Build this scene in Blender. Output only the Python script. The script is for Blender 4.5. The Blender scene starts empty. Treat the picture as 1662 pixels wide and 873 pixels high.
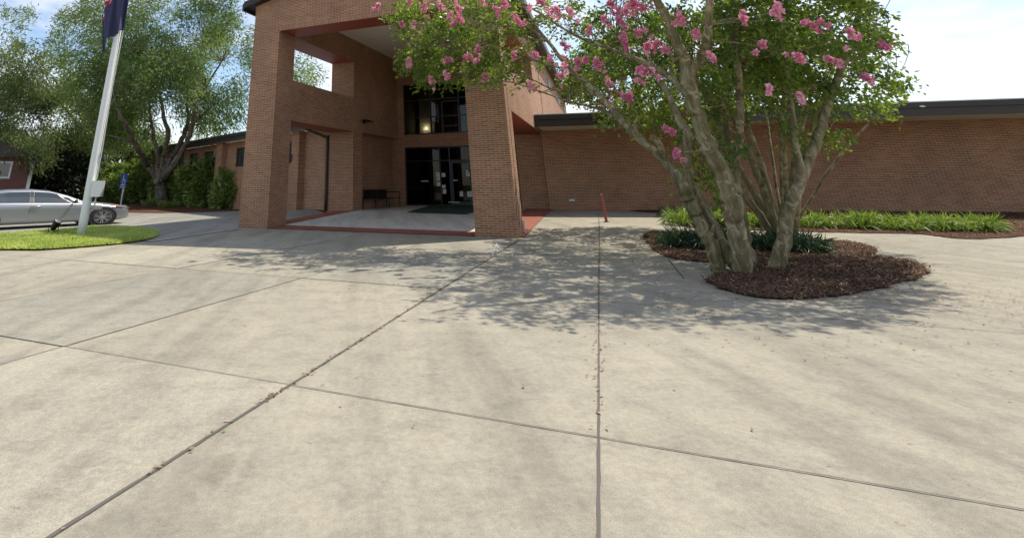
import bpy, bmesh, math, random
import numpy as np
from mathutils import Vector, Matrix
R = math.radians
rng = np.random.default_rng(7); random.seed(7)
sc = bpy.context.scene
COL = sc.collection

# ------------------------------------------------------------------ camera, sky, sun, exposure
PITCH, ROLL, FOC, PPX, PPY, EYE = .3855, .0034, 856.2, 600.0, -49.3, 1.6   # focal length and lens centre in photo pixels
cam = bpy.data.objects.new('camera', bpy.data.cameras.new('camera')); COL.objects.link(cam)
cam.data.sensor_fit = 'HORIZONTAL'; cam.data.sensor_width = 36.0
cam.data.lens = FOC / 1662 * 36
cam.data.shift_x = (831 - PPX) / 1662
cam.data.shift_y = -(436.5 - PPY) / 1662
cam.data.clip_start = .05; cam.data.clip_end = 3000
cam.matrix_world = Matrix.Translation((0, 0, EYE)) @ Matrix.Rotation(math.pi/2 + PITCH, 4, 'X') @ Matrix.Rotation(-ROLL, 4, 'Z')
sc.camera = cam

SUN = Vector((.63, .32, 1.0)).normalized()
w = bpy.data.worlds.new('World'); sc.world = w; w.use_nodes = True
nt = w.node_tree; nt.nodes.clear()
def N(t, kind, **kw):
    n = t.nodes.new(kind)
    for k, v in kw.items(): setattr(n, k, v)
    return n
out = N(nt, 'ShaderNodeOutputWorld'); bg = N(nt, 'ShaderNodeBackground')
sky = N(nt, 'ShaderNodeTexSky', sky_type='NISHITA', sun_disc=False)
sky.sun_elevation = math.asin(SUN.z); sky.sun_rotation = math.atan2(SUN.x, SUN.y)
sky.air_density = 1.0; sky.dust_density = .5; sky.ozone_density = 1.2
tc = N(nt, 'ShaderNodeTexCoord'); mp = N(nt, 'ShaderNodeMapping'); mp.inputs['Scale'].default_value = (1, 1, 2.4)
ns = N(nt, 'ShaderNodeTexNoise'); ns.inputs['Scale'].default_value = 3.2; ns.inputs['Detail'].default_value = 9; ns.inputs['Roughness'].default_value = .58; ns.inputs['Distortion'].default_value = .35
cr = N(nt, 'ShaderNodeValToRGB'); cr.color_ramp.elements[0].position = .44; cr.color_ramp.elements[1].position = .67
mx = N(nt, 'ShaderNodeMix', data_type='RGBA'); mx.inputs['B'].default_value = (6.5, 6.5, 6.6, 1)
nt.links.new(tc.outputs['Generated'], mp.inputs[0]); nt.links.new(mp.outputs[0], ns.inputs['Vector']); nt.links.new(ns.outputs['Fac'], cr.inputs[0])
nt.links.new(cr.outputs[0], mx.inputs['Factor']); nt.links.new(sky.outputs[0], mx.inputs['A']); nt.links.new(mx.outputs['Result'], bg.inputs[0])
bg.inputs['Strength'].default_value = .14
nt.links.new(bg.outputs[0], out.inputs[0])
sl = bpy.data.lights.new('sun', 'SUN'); sl.energy = 4.1; sl.angle = R(.53); sl.color = (1, .93, .80)
so = bpy.data.objects.new('sun', sl); COL.objects.link(so); so.rotation_euler = SUN.to_track_quat('Z', 'Y').to_euler()
sc.view_settings.view_transform = 'Standard'; sc.view_settings.look = 'None'; sc.view_settings.gamma = 1.0
sc.view_settings.exposure = 0.42

# ------------------------------------------------------------------ measuring helpers (photo pixel -> world)
CP, SP = math.cos(PITCH), math.sin(PITCH)
def ray(x, y):
    u = (x - PPX) / FOC; v = -(y - PPY) / FOC
    u, v = u*math.cos(ROLL) + v*math.sin(ROLL), -u*math.sin(ROLL) + v*math.cos(ROLL)
    return np.array([u, CP - v*SP, SP + v*CP])
def at(x, y, depth):
    d = ray(x, y) * depth
    return Vector((d[0], d[1], EYE + d[2]))
PSI = .4462; A0 = (-5.25, 23.26)
class Frame:
    def __init__(s, o, ang): s.o = o; s.c = math.cos(ang); s.s = math.sin(ang)
    def __call__(s, a, d, z): return Vector((s.o[0] + a*s.c + d*s.s, s.o[1] - a*s.s + d*s.c, z))
    def inv(s, x, y):
        x -= s.o[0]; y -= s.o[1]; return x*s.c - y*s.s, x*s.s + y*s.c
    def hit_d(s, x, y, d):          # photo pixel on the plane d = const -> (a, z)
        r = ray(x, y); t = (s.o[0]*s.s + s.o[1]*s.c + d) / (r[0]*s.s + r[1]*s.c)
        return s.inv(r[0]*t, r[1]*t)[0], EYE + r[2]*t
F0 = Frame(A0, PSI)
_r = F0(10.97, 0, 0); FR = Frame((_r.x, _r.y), PSI - .0506)
FL = Frame((-2.14, 29.75), math.atan2(.8, .6))
FW = Frame((9.05, 29.0), math.atan2(.2636, .9646))
def gz(x, y):
    a, d = F0.inv(x, y)
    h = 0 if d < 0 else (.043*d if d < 7.2 else min(.31 + .012*(d-7.2), .38))
    t = min(max((a + 6) / 5, 0), 1); t = t*t*(3-2*t)
    return h*t
def G(x, y, dz=0):
    r = ray(x, y); z = 0
    for _ in range(12):
        t = (z - EYE) / r[2]; z = gz(r[0]*t, r[1]*t)
    return Vector((r[0]*t, r[1]*t, z + dz))

# ------------------------------------------------------------------ mesh helpers
def origin_of(parent):
    v = Vector((0, 0, 0))
    while parent is not None: v += parent.location; parent = parent.parent
    return v
class MB:
    def __init__(s): s.v = []; s.f = []; s.uv = []
    def poly(s, pts, uvs=None):
        b = len(s.v); s.v += [tuple(p) for p in pts]; s.f.append(tuple(range(b, b+len(pts))))
        s.uv += uvs if uvs else [(p[0], p[1]) for p in pts]
    def prism(s, pts, z0, z1, u0=0, cap=True):
        """pts: list of (x,y) counter-clockwise from above"""
        n = len(pts); ar = sum(pts[i][0]*pts[(i+1)%n][1] - pts[(i+1)%n][0]*pts[i][1] for i in range(n))
        if ar < 0: pts = pts[::-1]
        u = u0
        for i in range(n):
            p, q = pts[i], pts[(i+1) % n]; L = math.hypot(q[0]-p[0], q[1]-p[1])
            s.poly([(p[0], p[1], z0), (q[0], q[1], z0), (q[0], q[1], z1), (p[0], p[1], z1)], [(u, z0), (u+L, z0), (u+L, z1), (u, z1)])
            u += L
        if cap:
            s.poly([(p[0], p[1], z1) for p in pts]); s.poly([(p[0], p[1], z0) for p in pts[::-1]])
    def box(s, fr, a0, a1, d0, d1, z0, z1):
        P = lambda a, d, z: fr(a, d, z)
        s.poly([P(a0,d0,z0),P(a1,d0,z0),P(a1,d0,z1),P(a0,d0,z1)], [(a0,z0),(a1,z0),(a1,z1),(a0,z1)])
        s.poly([P(a1,d1,z0),P(a0,d1,z0),P(a0,d1,z1),P(a1,d1,z1)], [(a1,z0),(a0,z0),(a0,z1),(a1,z1)])
        s.poly([P(a1,d0,z0),P(a1,d1,z0),P(a1,d1,z1),P(a1,d0,z1)], [(d0+a1,z0),(d1+a1,z0),(d1+a1,z1),(d0+a1,z1)])
        s.poly([P(a0,d1,z0),P(a0,d0,z0),P(a0,d0,z1),P(a0,d1,z1)], [(d1+a0,z0),(d0+a0,z0),(d0+a0,z1),(d1+a0,z1)])
        s.poly([P(a0,d0,z1),P(a1,d0,z1),P(a1,d1,z1),P(a0,d1,z1)], [(a0,d0),(a1,d0),(a1,d1),(a0,d1)])
        s.poly([P(a0,d1,z0),P(a1,d1,z0),P(a1,d0,z0),P(a0,d0,z0)], [(a0,d1),(a1,d1),(a1,d0),(a0,d0)])
    def gable(s, fr, prof, d0, d1):
        """prof: (a,z) outline counter-clockwise seen from the front, extruded along d"""
        s.poly([fr(a, d0, z) for a, z in prof], [(a, z) for a, z in prof])
        s.poly([fr(a, d1, z) for a, z in prof[::-1]], [(a, z) for a, z in prof[::-1]])
        n = len(prof)
        for i in range(n):
            (a, z), (b, y) = prof[i], prof[(i+1) % n]
            s.poly([fr(a,d0,z), fr(a,d1,z), fr(b,d1,y), fr(b,d0,y)], [(d0,a+z),(d1,a+z),(d1,b+y),(d0,b+y)])
    def tube(s, path, radii, n=10, cap=True, bumps=0, rg=None):
        path = [Vector(p) for p in path]; b0 = len(s.v); m = len(path); L = 0
        up = Vector((.31, .17, .93)); prev = None
        for i, p in enumerate(path):
            t = (path[min(i+1, m-1)] - path[max(i-1, 0)]).normalized()
            if prev is None: x = t.cross(up).normalized() if abs(t.dot(up)) < .97 else t.cross(Vector((1, 0, 0))).normalized()
            else: x = (prev - t*prev.dot(t)).normalized()
            prev = x; y = t.cross(x); r = radii[i]
            for k in range(n):
                a = 2*math.pi*k/n; rr = r*(1 + (rg.normal()*bumps*.6 + bumps*1.7*math.sin(3*a + i*.2) + bumps*1.1*math.sin(5*a - i*.15) if bumps else 0))
                s.v.append(tuple(p + x*math.cos(a)*rr + y*math.sin(a)*rr))
        for i in range(m-1):
            l = (path[i+1]-path[i]).length
            for k in range(n):
                q = (k+1) % n
                s.f.append((b0+i*n+k, b0+i*n+q, b0+(i+1)*n+q, b0+(i+1)*n+k))
                s.uv += [(k/n, L), ((k+1)/n, L), ((k+1)/n, L+l), (k/n, L+l)]
            L += l
        if cap:
            s.f.append(tuple(b0+k for k in range(n))[::-1]); s.uv += [(0, 0)]*n
            s.f.append(tuple(b0+(m-1)*n+k for k in range(n))); s.uv += [(0, 0)]*n
    def build(s, name, mat, parent=None, smooth=False, loc=None):
        me = bpy.data.meshes.new(name)
        o = origin_of(parent) if parent is not None else Vector(loc or (0, 0, 0))
        me.from_pydata([(x-o.x, y-o.y, z-o.z) for x, y, z in s.v], [], s.f)
        ul = me.uv_layers.new(name='UVMap'); ul.data.foreach_set('uv', np.array(s.uv, dtype=np.float32).ravel())
        me.materials.append(mat)
        if smooth: me.shade_smooth()
        ob = bpy.data.objects.new(name, me); COL.objects.link(ob)
        if parent is not None: ob.parent = parent
        else: ob.location = o
        return ob
def tag(o, label=None, cat=None, group=None, kind=None):
    for k, v in (('label', label), ('category', cat), ('group', group), ('kind', kind)):
        if v: o[k] = v
    return o
def thing(name, loc, label, cat, group=None):
    o = bpy.data.objects.new(name, None); COL.objects.link(o); o.location = loc; o.empty_display_size = .2
    return tag(o, label, cat, group)
def boxpart(name, mat, parent, fr, *dims, bevel=0):
    m = MB(); m.box(fr, *dims); o = m.build(name, mat, parent)
    if bevel:
        b = o.modifiers.new('b', 'BEVEL'); b.width = bevel; b.segments = 2; b.limit_method = 'ANGLE'
    return o
def smooth_path(pts, sub=5):
    """Catmull-Rom through (Vector, radius)"""
    P = [Vector(p) for p, r in pts]; Rr = [r for p, r in pts]; o = []; q = []
    for i in range(len(P)-1):
        p0, p1, p2, p3 = P[max(i-1, 0)], P[i], P[i+1], P[min(i+2, len(P)-1)]
        for k in range(sub):
            t = k/sub
            o.append(.5*((2*p1) + (p2-p0)*t + (2*p0-5*p1+4*p2-p3)*t*t + (3*p1-p0-3*p2+p3)*t**3)); q.append(Rr[i]*(1-t) + Rr[i+1]*t)
    o.append(P[-1]); q.append(Rr[-1]); return o, q

# ------------------------------------------------------------------ materials
def mat(name, col=(.5,.5,.5), rough=.7, metal=0, spec=.5):
    m = bpy.data.materials.new(name); m.use_nodes = True
    b = m.node_tree.nodes['Principled BSDF']
    b.inputs['Base Color'].default_value = (*col, 1); b.inputs['Roughness'].default_value = rough; b.inputs['Metallic'].default_value = metal
    b.inputs['Specular IOR Level'].default_value = spec
    return m
def noise(t, vec, scale, detail=5, rough=.6, dist=0):
    n = N(t, 'ShaderNodeTexNoise'); n.inputs['Scale'].default_value = scale; n.inputs['Detail'].default_value = detail
    n.inputs['Roughness'].default_value = rough; n.inputs['Distortion'].default_value = dist
    if vec is not None: t.links.new(vec, n.inputs['Vector'])
    return n.outputs['Fac']
def ramp(t, fac, stops):
    r = N(t, 'ShaderNodeValToRGB'); e = r.color_ramp.elements
    while len(e) < len(stops): e.new(.5)
    for k, (p, c) in enumerate(stops): e[k].position = p; e[k].color = (*c, 1) if len(c) == 3 else c
    t.links.new(fac, r.inputs[0]); return r.outputs[0]
def mixc(t, fac, a, b, mode='MIX'):
    m = N(t, 'ShaderNodeMix', data_type='RGBA', blend_type=mode)
    for s, v in (('Factor', fac), ('A', a), ('B', b)):
        if hasattr(v, 'links'): t.links.new(v, m.inputs[s])
        else: m.inputs[s].default_value = v if isinstance(v, (int, float)) else (*v, 1)
    return m.outputs['Result']
def bump(t, h, strength, dist, bsdf):
    b = N(t, 'ShaderNodeBump'); b.inputs['Strength'].default_value = strength; b.inputs['Distance'].default_value = dist
    t.links.new(h, b.inputs['Height']); t.links.new(b.outputs[0], bsdf.inputs['Normal'])
def geo(t): return N(t, 'ShaderNodeNewGeometry').outputs['Position']

def brick(name, c1, c2, mortar, w=.30, h=.0707, rot=False, dark=(.175,.115,.08), darkfrac=.66):
    m = mat(name, rough=.88, spec=.25); t = m.node_tree; b = t.nodes['Principled BSDF']
    uv = N(t, 'ShaderNodeUVMap').outputs[0]
    if rot:
        mpn = N(t, 'ShaderNodeMapping'); mpn.inputs['Rotation'].default_value = (0, 0, math.pi/2); t.links.new(uv, mpn.inputs[0]); uv = mpn.outputs[0]
    br = N(t, 'ShaderNodeTexBrick'); t.links.new(uv, br.inputs['Vector'])
    br.inputs['Scale'].default_value = 1; br.inputs['Brick Width'].default_value = w; br.inputs['Row Height'].default_value = h
    br.inputs['Mortar Size'].default_value = .0075; br.inputs['Mortar Smooth'].default_value = .25; br.inputs['Bias'].default_value = -.1
    br.inputs['Color1'].default_value = (*c1, 1); br.inputs['Color2'].default_value = (*c2, 1); br.inputs['Mortar'].default_value = (*mortar, 1)
    # a second brick grid in black and white gives each brick its own value: a few burnt headers
    b2 = N(t, 'ShaderNodeTexBrick'); t.links.new(uv, b2.inputs['Vector'])
    for k in ('Scale', 'Brick Width', 'Row Height', 'Mortar Size'): b2.inputs[k].default_value = br.inputs[k].default_value
    b2.inputs['Color1'].default_value = (0,0,0,1); b2.inputs['Color2'].default_value = (1,1,1,1); b2.inputs['Mortar'].default_value = (0,0,0,1)
    P = geo(t)
    patch = noise(t, P, .55, 3)
    pm = N(t, 'ShaderNodeMath', operation='MULTIPLY'); t.links.new(b2.outputs['Color'], pm.inputs[0]); t.links.new(patch, pm.inputs[1])
    f = ramp(t, pm.outputs[0], [(darkfrac*.72, (0,0,0)), (darkfrac*.80, (.75,.75,.75))])
    inv = N(t, 'ShaderNodeMath', operation='MULTIPLY'); t.links.new(f, inv.inputs[0])
    one = N(t, 'ShaderNodeMath', operation='SUBTRACT'); one.inputs[0].default_value = 1; t.links.new(br.outputs['Fac'], one.inputs[1]); t.links.new(one.outputs[0], inv.inputs[1])
    c = mixc(t, inv.outputs[0], br.outputs['Color'], dark)
    c = mixc(t, 1.0, c, ramp(t, noise(t, P, .8, 6), [(.25, (.82,.82,.83)), (.7, (1.1,1.09,1.07))]), 'MULTIPLY')
    c = mixc(t, 1.0, c, ramp(t, noise(t, P, 60, 3), [(.2, (.8,.8,.8)), (.8, (1.15,1.15,1.15))]), 'MULTIPLY')
    t.links.new(c, b.inputs['Base Color'])
    hh = N(t, 'ShaderNodeMath', operation='MULTIPLY_ADD'); t.links.new(br.outputs['Fac'], hh.inputs[0]); hh.inputs[1].default_value = -1; t.links.new(noise(t, P, 90, 3), hh.inputs[2])
    bump(t, hh.outputs[0], .5, .008, b)
    return m
MORT = (.54,.42,.29)
M = {}
M['brick'] = brick('brick', (.285,.125,.070), (.41,.200,.120), MORT)
M['brick_upright'] = brick('brick_upright', (.285,.125,.070), (.40,.195,.118), MORT, w=.20, h=.075, rot=True)
M['brick_house'] = brick('brick_house', (.17,.05,.04), (.23,.07,.055), (.3,.24,.2), w=.25)
M['paver'] = brick('paver', (.30,.10,.065), (.38,.135,.09), (.22,.12,.09), w=.24, h=.12, dark=(.2,.075,.06))
M['red_paint'] = mat('red_paint', (.30,.065,.038), .55)
M['ceiling_paint'] = mat('ceiling_paint', (.84,.79,.69), .8)
M['cream'] = mat('cream_soffit', (.72,.66,.50), .7)
M['bronze'] = mat('dark_bronze_metal', (.040,.030,.026), .42, .3)
M['black_metal'] = mat('black_metal', (.012,.012,.013), .4, .3)
M['frame'] = mat('black_frame', (.010,.010,.010), .4)
M['white_paint'] = mat('white_paint', (.74,.74,.72), .4)
M['paper'] = mat('paper', (.78,.78,.76), .8)
M['ink'] = mat('printed_ink', (.10,.10,.11), .8)
M['ink_red'] = mat('printed_red', (.55,.10,.08), .8)
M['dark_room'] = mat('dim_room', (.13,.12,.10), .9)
M['rail_red'] = mat('red_enamel', (.30,.075,.055), .6)
M['blue_sign'] = mat('blue_sign', (.035,.10,.36), .5)
M['galv'] = mat('galvanised_steel', (.62,.63,.63), .4, .5)
M['navy'] = mat('navy_cloth', (.045,.045,.105), .8)
M['chrome'] = mat('alloy', (.62,.63,.65), .28, .9)
M['rubber'] = mat('rubber', (.015,.015,.016), .85)
M['black_plastic'] = mat('black_plastic', (.012,.012,.012), .5)
M['lamp_glass'] = mat('lamp_glass', (.55,.55,.5), .2)
M['chalk'] = mat('chalk', (.55,.55,.54), .95)
M['joint'] = mat('joint_filler', (.11,.10,.085), .95)

def silver():
    m = mat('silver_paint', (.33,.345,.37), .30, .6); b = m.node_tree.nodes['Principled BSDF']
    b.inputs['Coat Weight'].default_value = .7; b.inputs['Coat Roughness'].default_value = .06
    return m
M['silver'] = silver()
M['car_white'] = mat('white_car_paint', (.75,.75,.75), .3)
def glass(name, tint, amount):
    m = bpy.data.materials.new(name); m.use_nodes = True; t = m.node_tree; t.nodes.clear()
    o = N(t, 'ShaderNodeOutputMaterial'); tr = N(t, 'ShaderNodeBsdfTransparent'); gl = N(t, 'ShaderNodeBsdfGlossy'); mxs = N(t, 'ShaderNodeMixShader'); fr = N(t, 'ShaderNodeFresnel')
    tr.inputs[0].default_value = (*tint, 1); gl.inputs['Roughness'].default_value = .015; fr.inputs[0].default_value = 1.42
    mm = N(t, 'ShaderNodeMath', operation='MULTIPLY_ADD'); mm.inputs[1].default_value = .7; mm.inputs[2].default_value = amount
    t.links.new(fr.outputs[0], mm.inputs[0]); t.links.new(mm.outputs[0], mxs.inputs[0]); t.links.new(tr.outputs[0], mxs.inputs[1]); t.links.new(gl.outputs[0], mxs.inputs[2]); t.links.new(mxs.outputs[0], o.inputs[0])
    return m
M['glass'] = glass('tinted_glass', (.30,.31,.30), .015)
M['door_glass'] = glass('dark_door_glass', (.10,.10,.10), .006)
M['car_glass'] = mat('car_window_glass', (.045,.055,.06), .04, 0, .9)
def emis(name, col, s):
    m = mat(name, col); b = m.node_tree.nodes['Principled BSDF']; b.inputs['Emission Color'].default_value = (*col, 1); b.inputs['Emission Strength'].default_value = s; return m
M['sconce'] = emis('lit_sconce', (1, .85, .5), 1.6)

def concrete(name, lo, hi, blot=1.0):
    m = mat(name, rough=.9, spec=.25); t = m.node_tree; b = t.nodes['Principled BSDF']; P = geo(t)
    c = ramp(t, noise(t, P, .16, 8, .66, .2), [(.32, lo), (.66, hi)])
    c = mixc(t, 1.0, c, ramp(t, noise(t, P, 2.6, 10, .74, .15), [(.30, (.74,.74,.745)), (.52, (1,1,1)), (.75, (1.1,1.09,1.06))]), 'MULTIPLY')
    c = mixc(t, 1.0, c, ramp(t, noise(t, P, 18, 6, .75), [(.30, (.82,.82,.82)), (.62, (1.1,1.1,1.09))]), 'MULTIPLY')
    c = mixc(t, 1.0, c, ramp(t, noise(t, P, 140, 4, .75), [(.30, (.62,.62,.63)), (.70, (1.32,1.31,1.28))]), 'MULTIPLY')
    v = N(t, 'ShaderNodeTexVoronoi'); v.inputs['Scale'].default_value = 42; t.links.new(P, v.inputs['Vector'])
    c = mixc(t, 1.0, c, ramp(t, v.outputs['Distance'], [(.06, (.66,.64,.62)), (.2, (1,1,1))]), 'MULTIPLY')
    sp = ramp(t, noise(t, P, 5.5, 3, .55), [(.70, (1,1,1)), (.735, (.66,.64,.62))])     # old gum and oil spots
    c = mixc(t, 1.0, c, sp, 'MULTIPLY')
    mq = N(t, 'ShaderNodeMapping'); mq.inputs['Rotation'].default_value = (0, 0, .42); mq.inputs['Scale'].default_value = (1.5, .16, 1); t.links.new(P, mq.inputs[0])
    c = mixc(t, 1.0, c, ramp(t, noise(t, mq.outputs[0], 1.0, 7, .6, .3), [(.36, (.80,.80,.80)), (.52, (1,1,1)), (.7, (1.06,1.055,1.04))]), 'MULTIPLY')
    dk = ramp(t, noise(t, P, .75, 4, .5, 1.0), [(.68, (1,1,1)), (.74, (.80,.79,.78))])     # damp and oil patches
    c = mixc(t, 1.0, c, dk, 'MULTIPLY')
    t.links.new(c, b.inputs['Base Color']); bump(t, noise(t, P, 150, 4, .75), .4, .006, b)
    return m
M['concrete'] = concrete('concrete', (.29,.265,.215), (.395,.36,.285))
M['porch_concrete'] = concrete('porch_concrete', (.60,.58,.52), (.70,.68,.61))
M['drive'] = concrete('drive_concrete', (.26,.25,.225), (.35,.335,.29))
M['kerb'] = concrete('kerb_concrete', (.42,.39,.32), (.52,.485,.40))
def mulch(name, cols):
    m = mat(name, rough=.95, spec=.15); t = m.node_tree; b = t.nodes['Principled BSDF']; P = geo(t)
    mp_ = N(t, 'ShaderNodeMapping'); mp_.inputs['Scale'].default_value = (1, 2.2, 1); mp_.inputs['Rotation'].default_value = (0,0,.6); t.links.new(P, mp_.inputs[0])
    n1 = noise(t, mp_.outputs[0], 34, 5, .7, 1.2)
    c = ramp(t, n1, [(.28, cols[0]), (.5, cols[1]), (.72, cols[2])])
    c = mixc(t, 1.0, c, ramp(t, noise(t, P, 1.1, 4), [(.3, (.7,.7,.7)), (.7, (1.2,1.15,1.1))]), 'MULTIPLY')
    t.links.new(c, b.inputs['Base Color']); bump(t, n1, 1.0, .04, b); return m
M['mulch'] = mulch('pine_mulch', [(.055,.026,.016), (.14,.066,.04), (.24,.125,.08)])
M['soil'] = mulch('lawn_soil', [(.10,.115,.035), (.19,.22,.065), (.27,.27,.11)])
M['lawn_far'] = mulch('far_lawn', [(.045,.06,.02), (.07,.09,.03), (.10,.11,.05)])
def bark(name, c0, c1, c2, sc_=9):
    m = mat(name, rough=.9, spec=.2); t = m.node_tree; b = t.nodes['Principled BSDF']; P = geo(t)
    mp_ = N(t, 'ShaderNodeMapping'); mp_.inputs['Scale'].default_value = (1, 1, .13); t.links.new(P, mp_.inputs[0])
    n1 = noise(t, mp_.outputs[0], sc_, 6, .62, .8)
    c = ramp(t, n1, [(.34, c0), (.5, c1), (.64, c2)])
    c = mixc(t, ramp(t, noise(t, P, 3.4, 6, .6, 1.2), [(.56, (0,0,0)), (.60, (.8,.8,.8))]), c, tuple(min(v*1.25, .6) for v in c2))
    c = mixc(t, 1.0, c, ramp(t, noise(t, P, 1.6, 4), [(.3, (.60,.66,.50)), (.7, (1.15,1.1,1.05))]), 'MULTIPLY')
    t.links.new(c, b.inputs['Base Color']); bump(t, n1, .6, .03, b); return m
M['myrtle_bark'] = bark('myrtle_bark', (.12,.095,.055), (.205,.17,.105), (.33,.285,.195), 7)
M['elm_bark'] = bark('elm_bark', (.085,.07,.058), (.155,.13,.11), (.25,.215,.185), 3)
M['thin_bark'] = bark('thin_bark', (.05,.045,.04), (.10,.09,.075), (.16,.15,.13), 5)
def leaf(name, dark, mid, light, rough=.5, trans=.35, through=(1.35, 1.5, .7)):
    m = bpy.data.materials.new(name); m.use_nodes = True; t = m.node_tree; b = t.nodes['Principled BSDF']; o = t.nodes['Material Output']
    at_ = N(t, 'ShaderNodeAttribute', attribute_name='tint')
    c = ramp(t, at_.outputs['Fac'], [(0, dark), (.5, mid), (1, light)])
    t.links.new(c, b.inputs['Base Color']); b.inputs['Roughness'].default_value = rough; b.inputs['Specular IOR Level'].default_value = .4
    tl = N(t, 'ShaderNodeBsdfTranslucent'); ms = N(t, 'ShaderNodeMixShader'); ms.inputs[0].default_value = trans
    c2 = mixc(t, 1.0, c, through, 'MULTIPLY')
    t.links.new(c2, tl.inputs[0]); t.links.new(b.outputs[0], ms.inputs[1]); t.links.new(tl.outputs[0], ms.inputs[2]); t.links.new(ms.outputs[0], o.inputs[0])
    return m
M['leaf_elm'] = leaf('elm_leaf', (.06,.10,.034), (.135,.19,.068), (.28,.33,.14), .5, .5)
M['leaf_elm2'] = leaf('elm_leaf_dark', (.075,.105,.04), (.14,.175,.07), (.25,.28,.13), .5, .48)
M['leaf_far'] = leaf('far_leaf', (.03,.05,.018), (.06,.085,.03), (.12,.15,.06))
M['leaf_dark'] = leaf('dark_leaf', (.008,.014,.008), (.015,.024,.012), (.03,.042,.02), .4, .1)
M['leaf_shrub'] = leaf('shrub_leaf', (.05,.095,.025), (.17,.24,.06), (.50,.52,.19), .32, .38)
M['leaf_myrtle'] = leaf('myrtle_leaf', (.055,.10,.024), (.145,.20,.042), (.38,.40,.10), .4, .5)
M['petal'] = leaf('myrtle_petal', (.62,.17,.33), (.78,.35,.49), (.90,.60,.68), .7, .4, (1.15, 1.0, 1.0))
M['grass'] = leaf('grass_blade', (.27,.32,.08), (.45,.51,.16), (.66,.62,.31), .6, .45)
M['liriope_light'] = leaf('liriope_light', (.11,.17,.03), (.20,.27,.06), (.36,.40,.15), .5, .4)
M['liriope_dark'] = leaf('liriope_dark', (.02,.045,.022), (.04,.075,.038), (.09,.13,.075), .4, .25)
M['roof_metal'] = mat('grey_roof', (.33,.36,.36), .5)

# ------------------------------------------------------------------ foliage
def leaves(name, base, dirs, L, W, material, parent, tint=None, flat=None, rg=rng):
    """one diamond-shaped leaf per row; base (n,3), dirs (n,3)"""
    n = len(base); d = dirs / (np.linalg.norm(dirs, axis=1, keepdims=True) + 1e-9)
    r = rg.normal(size=(n, 3)); 
    if flat is not None: r = r*(1-flat) + np.array([0, 0, 1.0])*flat*1.6
    s = np.cross(d, r); s /= (np.linalg.norm(s, axis=1, keepdims=True) + 1e-9)
    L = L*rg.uniform(.65, 1.3, (n, 1)); W = W*rg.uniform(.7, 1.25, (n, 1))
    up = np.cross(s, d)
    mid = base + d*L*.45 + up*L*.05
    v = np.stack([base, mid + s*W*.5, base + d*L, mid - s*W*.5], 1).reshape(-1, 3)
    o = np.array(origin_of(parent)); v = (v - o).astype(np.float32)
    me = bpy.data.meshes.new(name); me.vertices.add(4*n); me.vertices.foreach_set('co', v.ravel())
    me.loops.add(4*n); me.loops.foreach_set('vertex_index', np.arange(4*n, dtype=np.int32))
    me.polygons.add(n); me.polygons.foreach_set('loop_start', np.arange(0, 4*n, 4, dtype=np.int32))
    try: me.polygons.foreach_set('loop_total', np.full(n, 4, dtype=np.int32))
    except Exception: pass
    at_ = me.attributes.new('tint', 'FLOAT', 'FACE')
    at_.data.foreach_set('value', (rg.beta(2, 2.2, n) if tint is None else tint).astype(np.float32))
    me.materials.append(material); me.update(calc_edges=True); me.validate()
    ob = bpy.data.objects.new(name, me); COL.objects.link(ob); ob.parent = parent
    return ob
def sprays(cent, outd, n, length, spread, droop, rg=rng):
    """n leaves along a short twig at each centre: returns leaf bases, directions, tints"""
    m = len(cent); d = outd / (np.linalg.norm(outd, axis=1, keepdims=True)+1e-9)
    d = d + rg.normal(size=(m, 3))*.45; d[:, 2] -= droop; d /= np.linalg.norm(d, axis=1, keepdims=True)
    t = rg.uniform(-.5, .5, (m, n, 1)); LL = length*rg.uniform(.6, 1.4, (m, 1, 1))
    sag = np.zeros((m, n, 3)); sag[..., 2] = -droop*.5*(t[..., 0]+.5)**2*length
    b = cent[:, None] + d[:, None]*t*LL + sag + rg.normal(size=(m, n, 3))*spread
    ld = d[:, None]*.8 + rg.normal(size=(m, n, 3))*.6; ld[..., 2] -= droop*.35
    tint = np.clip(rg.beta(1.3, 1.5, (m, 1)) * .62 + rg.beta(1.5, 1.5, (m, n)) * .38, 0, 1)
    return b.reshape(-1, 3), ld.reshape(-1, 3), tint.reshape(-1)
from mathutils import noise as mnoise
def gaps(c, scale, thr):
    keep = np.array([mnoise.noise(Vector(p)*scale) > thr for p in c]); return c[keep]
def ell(cx, cy, rx, ry, z0, z1, n, rg=rng):
    """n points in an ellipsoid given in photo pixels and depth"""
    p = rg.normal(size=(n, 3)); p /= np.linalg.norm(p, axis=1, keepdims=True); p *= rg.uniform(.35, 1, (n, 1))**.5
    return np.array([at(cx+rx*a, cy+ry*b, (z0+z1)/2 + (z1-z0)/2*c) for a, b, c in p])

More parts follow.
